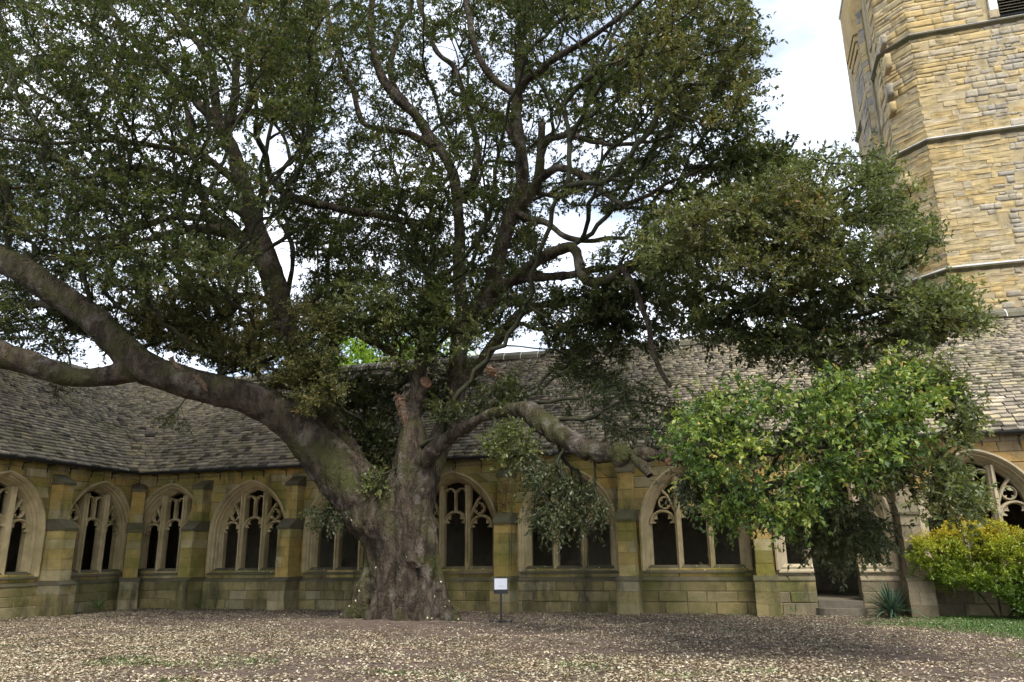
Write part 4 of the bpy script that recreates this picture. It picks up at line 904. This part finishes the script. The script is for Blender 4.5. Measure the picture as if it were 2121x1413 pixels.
zone('dark', 120, [(1180, 560), (1340, 540), (1420, 640), (1380, 730), (1230, 700)], 17, 19)
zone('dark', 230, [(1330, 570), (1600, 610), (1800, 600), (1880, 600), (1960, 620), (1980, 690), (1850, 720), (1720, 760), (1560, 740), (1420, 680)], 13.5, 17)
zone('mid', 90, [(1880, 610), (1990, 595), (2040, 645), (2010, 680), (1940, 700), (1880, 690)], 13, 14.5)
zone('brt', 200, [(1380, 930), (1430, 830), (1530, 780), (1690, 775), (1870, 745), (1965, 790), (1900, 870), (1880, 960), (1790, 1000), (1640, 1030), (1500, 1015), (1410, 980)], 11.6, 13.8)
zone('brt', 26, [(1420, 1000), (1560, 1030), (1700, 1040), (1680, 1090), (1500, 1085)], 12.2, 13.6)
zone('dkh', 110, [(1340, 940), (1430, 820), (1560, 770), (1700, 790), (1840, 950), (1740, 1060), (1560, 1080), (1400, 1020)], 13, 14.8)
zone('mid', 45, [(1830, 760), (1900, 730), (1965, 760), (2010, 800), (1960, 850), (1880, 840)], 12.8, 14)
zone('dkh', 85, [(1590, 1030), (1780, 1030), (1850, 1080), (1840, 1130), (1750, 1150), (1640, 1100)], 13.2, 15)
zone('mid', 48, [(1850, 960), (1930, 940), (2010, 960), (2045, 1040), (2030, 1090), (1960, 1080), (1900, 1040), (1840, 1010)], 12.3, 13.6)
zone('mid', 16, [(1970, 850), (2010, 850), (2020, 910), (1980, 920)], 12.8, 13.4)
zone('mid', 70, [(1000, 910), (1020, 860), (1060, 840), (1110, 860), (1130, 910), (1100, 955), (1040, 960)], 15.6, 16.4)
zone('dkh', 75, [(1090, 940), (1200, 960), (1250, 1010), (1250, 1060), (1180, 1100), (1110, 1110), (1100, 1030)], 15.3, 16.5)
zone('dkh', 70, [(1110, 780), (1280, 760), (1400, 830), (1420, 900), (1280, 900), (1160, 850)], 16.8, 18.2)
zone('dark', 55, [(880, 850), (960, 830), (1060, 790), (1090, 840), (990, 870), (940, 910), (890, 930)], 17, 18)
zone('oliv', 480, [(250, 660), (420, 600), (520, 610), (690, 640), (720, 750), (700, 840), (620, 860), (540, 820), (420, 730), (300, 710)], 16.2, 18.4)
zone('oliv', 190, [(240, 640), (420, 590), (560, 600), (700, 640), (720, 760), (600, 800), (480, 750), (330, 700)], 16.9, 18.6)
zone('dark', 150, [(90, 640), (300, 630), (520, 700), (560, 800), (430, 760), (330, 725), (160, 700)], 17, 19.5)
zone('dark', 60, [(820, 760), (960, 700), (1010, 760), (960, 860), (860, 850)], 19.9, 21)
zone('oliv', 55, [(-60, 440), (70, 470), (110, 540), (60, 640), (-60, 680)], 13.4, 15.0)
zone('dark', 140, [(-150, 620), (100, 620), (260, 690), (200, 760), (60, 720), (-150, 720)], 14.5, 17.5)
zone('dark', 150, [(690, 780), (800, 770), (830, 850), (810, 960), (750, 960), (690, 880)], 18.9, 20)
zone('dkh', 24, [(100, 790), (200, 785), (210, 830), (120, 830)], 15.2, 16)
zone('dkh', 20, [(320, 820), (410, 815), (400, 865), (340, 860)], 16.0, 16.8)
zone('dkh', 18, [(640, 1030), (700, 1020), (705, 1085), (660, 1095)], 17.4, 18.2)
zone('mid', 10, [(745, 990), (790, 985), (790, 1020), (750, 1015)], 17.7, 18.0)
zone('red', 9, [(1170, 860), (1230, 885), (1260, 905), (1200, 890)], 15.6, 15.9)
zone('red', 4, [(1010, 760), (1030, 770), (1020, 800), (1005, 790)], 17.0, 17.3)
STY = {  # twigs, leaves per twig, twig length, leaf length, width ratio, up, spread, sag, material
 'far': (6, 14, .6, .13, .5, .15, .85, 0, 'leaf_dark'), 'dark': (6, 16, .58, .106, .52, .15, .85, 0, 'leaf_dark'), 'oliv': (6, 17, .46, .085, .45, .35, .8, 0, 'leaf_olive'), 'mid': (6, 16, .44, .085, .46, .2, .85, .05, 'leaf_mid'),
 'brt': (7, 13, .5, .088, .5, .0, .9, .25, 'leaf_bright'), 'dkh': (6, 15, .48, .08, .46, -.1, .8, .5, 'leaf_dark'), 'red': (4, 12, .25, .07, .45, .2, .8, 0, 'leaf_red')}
allT = np.concatenate([z_[0] for z_ in ZON]); sty = np.concatenate([[z_[1]]*len(z_[0]) for z_ in ZON])
allT += RNG.normal(0, .05, allT.shape)
pj = project(allT); clear = np.ones(len(allT), bool)       # the great limbs stand clear of the leaves
for lk, x0_, x1_ in (('left', 200, 560), ('left_up', -50, 400), ('left_low', 60, 400), ('h', 420, 600), ('right', 860, 1005), ('right', 1085, 1400), ('g1', 1090, 1310), ('rear', 1000, 1100), *((q_, -100, 1500) for q_ in ('k1', 'k2', 'k3', 'k4', 'k5', 'h_m', 'h_r', 'h_rr', 'd', 'd2', 'd3', 'd4', 'rear_up_l', 'rear_up_r', 'rear_r1', 'rear_r2', 'rear_r', 'sinu', 'g2', 'g4', 'g5'))):
    lp, lr = SM[lk]; lq = project(lp)
    for c_, y_, r_ in zip(lq[::2], lp[::2, 1], lr[::2]):
        if x0_ < c_[0] < x1_: clear &= ~((np.hypot(pj[:, 0]-c_[0], pj[:, 1]-c_[1]) < r_*FPX/y_+(30 if lk[0] in 'lr' and lk != 'rear' else (-4 if lk == 'h' else 3))) & (allT[:, 1] < y_+.25))
clear |= sty == 'brt'; allT = allT[clear]; sty = sty[clear]
sk.gid = np.array(sk_g); pj = project(allT)
shoots, ENDS = grow(sk, allT, tg=((pj[:, 1] > 745) & (pj[:, 0] > 985)).astype(int), alpha=.42, step=.34, wig=.07)
shoots_mesh('branches', [(p-OAK0, r) for p, r in shoots], M['twig'], oak)
for k in SLIM:
    p, r = SM[k]; p = p+np.stack([vnoise(p*2.2, 61+i) for i in range(3)], 1)*.05; v, q = tube(p-OAK0, np.maximum(r, .02)*(1+.16*vnoise(p*3.1, 66)), 9); big_mesh('limb', v, q, M['bark'], oak, smooth=True)
TO, TT = [], []
for st, (tw_n, nl, tl, ll, lw2, up, sp_, sag, mat) in STY.items():
    k = sty == st
    (O, T), (B, Ld, LL, WW, Nn, own) = sprays(allT[k], ENDS[k], tw_n, nl, tl, ll, lw2, up, sp_, sag, *((1.7, .5) if st in ('dark', 'far') else (.55, .85)))
    TO.append(O); TT.append(T); V, Q = leaf_quads(B-OAK0, Ld, LL, WW, Nn)
    ct = RNG.uniform(0, 1, k.sum())[own]; tone = np.clip(.42*RNG.uniform(0, 1, len(B))+.58*ct+(RNG.uniform(0, 1, len(B)) > .965)*.5, 0, 1)
    cr_ = big_mesh('crown', V, Q, M[mat], oak, tone); cr_['kind'] = 'stuff'
TO, TT = np.concatenate(TO), np.concatenate(TT); kk = RNG.uniform(0, 1, len(TO)) < .42
tgv, tgq = twig_tris(TO[kk]-OAK0, TT[kk]-OAK0, .0042)
tg_ = big_mesh('twigs', tgv, tgq, M['twig'], oak); tg_['kind'] = 'stuff'
print('tris', sum(sum(len(p.vertices)-2 for p in m.polygons) for m in bpy.data.meshes)) if False else None
print('leaves', sum(len(o.data.polygons) for o in oak.children if o.name.startswith('crown')), 'trunk', len(fused.polygons), 'shoots', len(shoots))
#@@TREE_END
# ------------------------------------------------------------------ other plants
def bush(name, label, cat, base, tips, stems, mat, leaf, twigs=6, nleaf=14, tl=.2, up=.3, sag=0., rtip=.003, alpha=.4, tone_h=None, twmat='twig', parts=('branches', 'foliage'), stem_r=.03, kind='stuff'):
    root = tag(empty(name, tuple(base)), label, cat); b = np.array(base, float); s = Skeleton()
    for st in stems:
        p, r = smooth_path(st, np.linspace(stem_r, stem_r*.5, len(st)), .12); s.add_fixed(p, r, -1)
    tr, tq_, k0_ = [], [], 0
    for st in stems:
        p, r = smooth_path(st, np.linspace(stem_r, stem_r*.5, len(st)), .12); v, q_ = tube(p-b, r, 6); tr.append(v); tq_.append(q_+k0_); k0_ += len(v)
    big_mesh('trunk' if cat == 'tree' else 'stems', np.concatenate(tr), np.concatenate(tq_), M['bark'], root, smooth=True)
    sh, en = grow(s, tips, alpha=alpha, step=.2, wig=.1, rtip=rtip)
    shoots_mesh(parts[0], [(p-b, r) for p, r in sh], M[twmat], root)
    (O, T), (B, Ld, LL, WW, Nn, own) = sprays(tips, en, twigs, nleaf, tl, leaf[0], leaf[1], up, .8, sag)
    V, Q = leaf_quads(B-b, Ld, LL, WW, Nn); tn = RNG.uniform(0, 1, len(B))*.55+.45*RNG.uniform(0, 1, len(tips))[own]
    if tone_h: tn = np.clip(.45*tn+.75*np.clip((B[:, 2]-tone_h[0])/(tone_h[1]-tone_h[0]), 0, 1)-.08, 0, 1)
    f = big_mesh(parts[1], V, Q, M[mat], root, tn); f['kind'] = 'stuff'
    return root
def blob_tips(n, c, r, shell=.55):
    d = rnd_dirs(n); q_ = RNG.uniform(shell**3, 1, n)**(1/3); return np.array(c)+d*np.array(r)*q_[:, None]*(1+.18*vnoise(d*2.5, 31))[:, None]
# golden shrub at the right edge: rounded cushions on several stems
cs = [((4.35, 21.75, 1.45), (.72, .6, .55), 70), ((5.25, 21.7, 1.75), (.85, .7, .55), 95), ((6.2, 21.6, 1.45), (.9, .7, .6), 95), ((7.2, 21.6, 1.2), (.9, .7, .7), 80), ((5.6, 21.3, .85), (.8, .5, .45), 55), ((6.6, 21.2, .55), (.9, .5, .45), 60), ((4.6, 21.5, .95), (.55, .45, .35), 35), ((5.9, 21.2, .35), (.5, .35, .28), 20)]
tips = np.concatenate([blob_tips(n, c, r, .45) for c, r, n in cs for n in (int(n*2.0),)]); tips = tips[tips[:, 2] > .08]
bush('golden_shrub', 'dense golden yellow shrub growing against the wall at the right edge', 'shrub', (5.5, 21.7, 0), tips,
     [[(5.5, 21.75, -.05), (5.2, 21.75, .5), (4.7, 21.75, 1.1)], [(5.55, 21.75, -.05), (5.5, 21.7, .7), (5.3, 21.7, 1.4)], [(5.65, 21.7, -.05), (6.0, 21.65, .6), (6.3, 21.6, 1.2)], [(5.8, 21.65, -.05), (6.5, 21.55, .5), (7.1, 21.6, 1.0)], [(5.6, 21.65, -.05), (5.8, 21.4, .4), (5.7, 21.3, .8)]],
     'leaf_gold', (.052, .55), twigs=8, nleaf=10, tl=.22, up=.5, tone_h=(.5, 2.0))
# lime tree beyond the roof
lt = np.concatenate([blob_tips(300, (-24, 44, 11.2), (5.0, 4, 3.2), .5), blob_tips(240, (-17.5, 45, 11.0), (4.2, 4, 3.4), .5), blob_tips(160, (-21, 43, 13.6), (4.5, 3, 2.6), .4)])
bush('garden_tree', 'bright lime green tree showing over the ridge behind the oak', 'tree', (-20.5, 44.5, 0), lt,
     [[(-20.5, 44.5, -.1), (-20.4, 44.5, 4), (-20.6, 44.5, 8), (-22.5, 44.3, 10.5)], [(-20.5, 44.5, 5), (-19.3, 44.6, 8), (-17.8, 45, 10.5)], [(-20.5, 44.5, 6), (-20.3, 44, 10), (-20, 43, 13)]],
     'leaf_lime', (.21, .62), twigs=8, nleaf=9, tl=1.0, up=.2, rtip=.012, stem_r=.3, parts=('branches', 'crown'))
# sword-leaved plants
def sword_plant(name, label, base, n, L, w, mat='yucca', seed=1, zmax=1.2):
    rs = random.Random(seed); root = tag(empty(name, base), label, 'plant')
    for i in range(n):
        el = rs.uniform(.12, zmax); az = rs.uniform(0, 2*PI); ln = L*rs.uniform(.7, 1.1)*(1.0 if el < .9 else .85); ww = w*rs.uniform(.8, 1.15); bend = rs.uniform(.15, .7)*(1.3-el*.6); m = 6; V = []; F = []
        p = np.array([math.cos(az)*.05, math.sin(az)*.05, .06+rs.uniform(0, .12)]); e = el
        for k in range(m+1):
            s = k/m; wd_ = ww*(.75+.5*s if s < .35 else .92*(1-((s-.35)/.65)**1.7)+.02); side = np.array([-math.sin(az), math.cos(az), 0]); upv = np.array([-math.cos(az)*math.sin(e), -math.sin(az)*math.sin(e), math.cos(e)])
            V += [p-side*wd_/2+upv*wd_*.22, p, p+side*wd_/2+upv*wd_*.22]
            dv = np.array([math.cos(az)*math.cos(e), math.sin(az)*math.cos(e), math.sin(e)]); p = p+dv*ln/m; e -= bend/m*(1+2*s); p[2] = max(p[2], .012)
        for k in range(m):
            a = k*3; F += [(a, a+1, a+4, a+3), (a+1, a+2, a+5, a+4)]
        o = obj('leaf', V, F, M[mat], root, True); at_ = o.data.attributes.new('tone', 'FLOAT', 'FACE'); at_.data.foreach_set('value', [rs.random()]*len(F))
    return root
sword_plant('yucca', 'dark blue green yucca with sword leaves beside the door steps', (3.22, 21.95, 0), 95, .92, .055, seed=3, zmax=1.45)
pw = at(205, 1262, 21.2); sword_plant('iris_clump', 'small clump of strap leaves at the foot of the left wing', (-20.0, 20.95, 0), 16, .62, .035, 'grass', 5, 1.1)
pw2 = at(418, 1262, 22.2); sword_plant('weed_tuft', 'low green weed tuft at the foot of the buttress near the corner', (-17.2, 22.2, 0), 14, .3, .03, 'grass', 8, 1.2)
sword_plant('weed_tuft', 'low green weed tuft beside the buttress left of the doorway', (.95, 22.3, 0), 18, .22, .02, 'grass', 9, 1.4)
# red creeper on one buttress
cb = np.array([BX0+BAY*3, D-.47, 3.15]); n = 130; cp_ = np.stack([RNG.uniform(-.16, .26, n), np.full(n, -.012)+RNG.uniform(-.02, 0, n), RNG.uniform(-.35, .6, n)], 1)
cp_[:, 0] *= np.clip(1-np.abs(cp_[:, 2]-.1)*.8, .25, 1); V, Q = leaf_quads(cp_, norm(rnd_dirs(n)*np.array([1, .15, 1])+np.array([0, -.1, -.4])), RNG.uniform(.04, .07, n), RNG.uniform(.03, .05, n), norm(np.array([0, -1, .3])+rnd_dirs(n)*.4))
cre = tag(empty('creeper', tuple(cb)), 'thin reddish creeper clinging to the buttress behind the sign', 'creeper')
obj('stem', *join([prism_x([(-.012, -2.3), (-.002, -2.3), (-.002, -.9), (-.012, -.9)], .222, .232), prism_x([(-.012, -.9), (-.002, -.9), (-.002, .5), (-.012, .5)], .05, .06)]), M['twig'], cre)
f_ = big_mesh('leaves', V, Q, M['leaf_red'], cre, RNG.uniform(0, 1, n)); f_['kind'] = 'stuff'

# ------------------------------------------------------------------ notice stand beside the trunk
sg = at(1038, 1290, 18.75); sgn = tag(empty('notice_stand', (float(sg[0]), float(sg[1]), float(gz(np.array([sg[0]]), np.array([sg[1]]))[0]))), 'black notice stand with a white sheet standing right of the trunk', 'sign')
sgn.rotation_euler = (0, 0, math.atan2(sg[0], -sg[1])+PI)
sgn.rotation_euler = (0, 0, math.atan2(-sg[0], sg[1])*.8)
obj('foot', *join([box(-.25, .25, -.05, .05, 0, .035), box(-.045, .045, -.22, .22, .036, .06), box(-.28, -.23, -.06, .06, -.02, .055), box(.23, .28, -.06, .06, -.02, .055)]), M['black_plastic'], sgn)
obj('post', *box(-.024, .024, -.02, .02, .06, .70), M['black_plastic'], sgn)
bd = obj('holder', *join([box(-.165, .165, -.045, -.02, .655, 1.02), box(-.17, .17, -.062, -.0455, .655, .745), box(-.03, .03, -.05, -.015, 1.02, 1.035)]), M['black_plastic'], sgn)
obj('sheet', *box(-.155, .155, -.0485, -.0455, .752, 1.008), M['paper'], bd)

pr = []
for row, (zz, x0_, x1_) in enumerate(((.835, -.075, .075), (.815, -.05, .055))):
    x = x0_
    while x < x1_: w = random.uniform(.008, .02); pr.append(box(x, min(x+w, x1_), -.0494, -.0486, zz, zz+.006)); x += w+.006
obj('print', *join(pr), M['print'], bd)
# ------------------------------------------------------------------ a person sitting in the passage, hardly seen through the window
def person():
    c = at(1478, 1165, 24.35); fx, fy, fz = float(c[0]), float(c[1]), .36
    root = tag(empty('person', (fx, fy, fz)), 'person in dark clothes seated inside the passage behind a mullion', 'person')
    J = [((0, 0, .46), .15), ((.0, .02, .70), .14), ((-.03, .03, .92), .155), ((-.05, .03, 1.03), .06), ((-.09, .02, 1.13), .085), ((-.10, .01, 1.24), .085),
         ((-.02, -.17, .95), .06), ((-.16, -.24, .72), .048), ((-.34, -.16, .90), .036), ((-.38, -.13, .96), .03), ((-.04, .22, .95), .06), ((-.20, .26, .70), .048), ((-.38, .15, .76), .036), ((-.43, .10, .78), .03),
         ((-.05, -.11, .46), .10), ((-.42, -.12, .47), .075), ((-.44, -.12, .10), .05), ((-.56, -.12, .05), .04), ((-.05, .11, .46), .10), ((-.42, .12, .47), .075), ((-.44, .12, .10), .05), ((-.56, .12, .05), .04)]
    E_ = [(0, 1), (1, 2), (2, 3), (3, 4), (4, 5), (2, 6), (6, 7), (7, 8), (8, 9), (2, 10), (10, 11), (11, 12), (12, 13), (0, 14), (14, 15), (15, 16), (16, 17), (0, 18), (18, 19), (19, 20), (20, 21)]
    me = bpy.data.meshes.new('body'); me.from_pydata([j[0] for j in J], E_, []); o = bpy.data.objects.new('body', me); link(o)
    o.modifiers.new('skin', 'SKIN'); me.skin_vertices.new() if not me.skin_vertices else None
    for v, j in zip(me.skin_vertices[0].data, J): v.radius = (j[1], j[1])
    me.skin_vertices[0].data[0].use_root = True; s_ = o.modifiers.new('sub', 'SUBSURF'); s_.levels = 2
    d_ = bpy.context.evaluated_depsgraph_get(); d_.update(); m2 = bpy.data.meshes.new_from_object(o.evaluated_get(d_)); bpy.data.objects.remove(o)
    m2.materials.clear(); m2.materials.append(M['coat']); m2.materials.append(M['skin'])
    for p in m2.polygons:
        p.use_smooth = True; z = p.center[2]; hand = min((p.center-Vector(J[9][0])).length, (p.center-Vector(J[13][0])).length, (p.center-Vector(J[8][0])).length) < .09
        if (z > 1.07 and p.center[0] < -.04) or hand: p.material_index = 1
    b_ = bpy.data.objects.new('body', m2); link(b_, root)
    V = []; F = []; n, k = 14, 9
    for i in range(k):
        th = PI*.62*i/(k-1)
        for j in range(n): ph = 2*PI*j/n; V.append((-.075+.098*math.sin(th)*math.cos(ph)+.01, .015+.095*math.sin(th)*math.sin(ph), 1.225+.11*math.cos(th)))
    for i in range(k-1):
        for j in range(n): F.append((i*n+j, i*n+(j+1) % n, (i+1)*n+(j+1) % n, (i+1)*n+j))
    obj('hair', V, F, M['hair'], root, True)
    be = tag(empty('bench', (fx+.05, fy, fz)), 'low stone bench under the seated person', 'bench')
    obj('seat', *box(-.3, .25, -.5, .5, .26, .33), M['inner_stone'], be)
    for s in (-1, 1): obj('leg', *box(-.25, .2, s*.38-.08, s*.38+.08, -.005, .26), M['inner_stone'], be)
M['coat'] = plain_mat('coat', (.012, .02, .028), .8, .2); M['skin'] = plain_mat('skin', (.42, .26, .19), .5, .3, bstr=0); M['hair'] = plain_mat('hair', (.012, .01, .008), .5, .4)
person()
# ------------------------------------------------------------------ fallen leaves and grass
n = 460000; x = RNG.uniform(-21, 9, n); y = 8.2+14.3*RNG.uniform(0, 1, n)**1.25
P2 = np.stack([x, y, np.zeros(n)], 1); r = np.hypot(x-TC[0], y-TC[1])
den = np.clip(.60+.42*vnoise(P2*np.array([.35, .8, 1]), 41)+.35*vnoise(P2*np.array([.9, 2.4, 1]), 42)+.2*vnoise(P2*5, 43), .08, 1)*.72
den *= np.clip((r-1.5)/2.2, .10, 1); den *= np.clip(1.5-.04*(y-9), 1.1, 1.35)
den = np.where(x > -1, den*np.clip(1-.08*(x+1), .5, 1), den)
u_, v_ = project(np.stack([x, y, np.zeros(n)], 1)).T
den = den*((u_ > -180) & (u_ < 2300) & (v_ < 1520))
k = RNG.uniform(0, 1, n) < den; x, y = x[k], y[k]
ok = ~((y > D-.16) | ((x > dc-.66) & (x < dc+.66) & (y > D-.55)) | (np.hypot(x-TC[0], y-TC[1]) < 1.15) | (x < XL+.16)); x, y = x[ok], y[ok]; n = len(x)
L = RNG.uniform(.020, .058, n)*np.clip(1.4-.04*(y-8), 1, 1.25); Wd = L*RNG.uniform(.4, .6, n); a = RNG.uniform(0, 2*PI, n); Dr = norm(np.stack([np.cos(a), np.sin(a), RNG.normal(0, .22, n)], 1)); Nn = norm(np.stack([RNG.normal(0, .45, n), RNG.normal(0, .45, n), np.ones(n)], 1))
B = np.stack([x, y, gz(x, y)+RNG.uniform(.008, .028, n)], 1); V, Q = leaf_quads(B, Dr, L, Wd, Nn)
tn = np.clip(RNG.beta(1.6, 1.7, n), 0, 1)
tag(big_mesh('leaf_litter', V, Q, M['litter'], tone=tn), 'pale dry fallen leaves strewn over the bare earth', 'leaf litter', kind='stuff')
print('litter', n)
# grass: a lawn strip at the right, thin tufts elsewhere
n = 330000; x = RNG.uniform(-14, 9.5, n); y = RNG.uniform(8.6, 22.4, n); P2 = np.stack([x, y, np.zeros(n)], 1); nz_ = vnoise(P2*np.array([.5, .9, 1]), 51)
lawn = np.clip((x-2.2-.25*(22-y)+1.1*nz_)/1.6, 0, 1)*np.clip((y-13.5+1.5*nz_)/3, 0, 1)
tuft = np.clip(vnoise(P2*np.array([.8, 1.6, 1]), 52)-.42, 0, 1)*(y < 12.5)*.9+.10*(y > 21.7)*(x > -1)
k = RNG.uniform(0, 1, n) < np.clip(lawn+tuft, 0, 1); k &= ~((x > dc-.7) & (x < dc+.7) & (y > D-.6)); x, y = x[k], y[k]; n = len(x)
L = RNG.uniform(.03, .075, n); a = RNG.uniform(0, 2*PI, n); Dr = norm(np.stack([np.cos(a)*.6, np.sin(a)*.6, np.ones(n)], 1)); Nn = norm(np.stack([-np.cos(a), -np.sin(a), np.full(n, .6)], 1))
V, Q = leaf_quads(np.stack([x, y, gz(x, y)-.003], 1), Dr, L, np.full(n, .012), Nn)
tag(big_mesh('grass', V, Q, M['grass'], tone=RNG.uniform(0, 1, n)), 'short green grass at the right side of the garth', 'grass', kind='stuff'); print('grass', n)
nt_ = 260; x = RNG.uniform(-18, 7, nt_); y = RNG.uniform(9, 22.2, nt_); a = RNG.uniform(0, 2*PI, nt_); ln = RNG.uniform(.08, .42, nt_)
o1 = np.stack([x, y, gz(x, y)+.02], 1); x2, y2 = x+np.cos(a)*ln, y+np.sin(a)*ln; V, Q = twig_tris(o1, np.stack([x2, y2, gz(x2, y2)+RNG.uniform(.015, .045, nt_)], 1), .006)
tag(big_mesh('fallen_twigs', V, Q, M['twig']), 'thin dark fallen twigs among the dry leaves', 'twigs', kind='stuff')
# a few leaves caught on the roots and sills
bv = np.array([v.co[:] for v in fused.vertices])+OAK0; bn = np.array([v.normal[:] for v in fused.vertices])
m = np.where((bv[:, 2] < 1.6) & (bv[:, 2] > .05) & (bn[:, 2] > .10) & (bn[:, 1] < .2))[0]
m2 = np.where((bv[:, 2] > 2.2) & (bv[:, 2] < 3.4) & (bn[:, 2] > .5))[0]
pick = np.concatenate([RNG.choice(m, min(34, len(m)), replace=False), RNG.choice(m2, min(6, len(m2)), replace=False)]) if len(m) and len(m2) else m[:60]
n1 = len(pick); ns = 80; sx_ = RNG.uniform(XL+.5, 7, ns); B = np.concatenate([bv[pick]+bn[pick]*.012, np.stack([sx_, np.full(ns, D-.02)+RNG.uniform(0, .12, ns), np.zeros(ns)], 1)])
B[n1:, 2] = 1.10+(B[n1:, 1]-(D-.07))*.80
keep = np.ones(len(B), bool)
for i in range(n1, len(B)): keep[i] = min(abs(B[i, 0]-c) for c in bw) < 1.3 and abs(B[i, 0]-dc) > .62
B = B[keep]; Nn = np.concatenate([bn[pick], np.tile([0, -.55, .83], (ns, 1))])[keep]; n = len(B); Dr = norm(np.cross(Nn, rnd_dirs(n))); V, Q = leaf_quads(B, Dr, RNG.uniform(.05, .08, n), RNG.uniform(.03, .045, n), Nn)
tag(big_mesh('caught_leaves', V, Q, M['litter'], tone=RNG.uniform(.6, 1, n)), 'scattered dry leaves caught on the roots and window sills', 'leaf litter', kind='stuff')
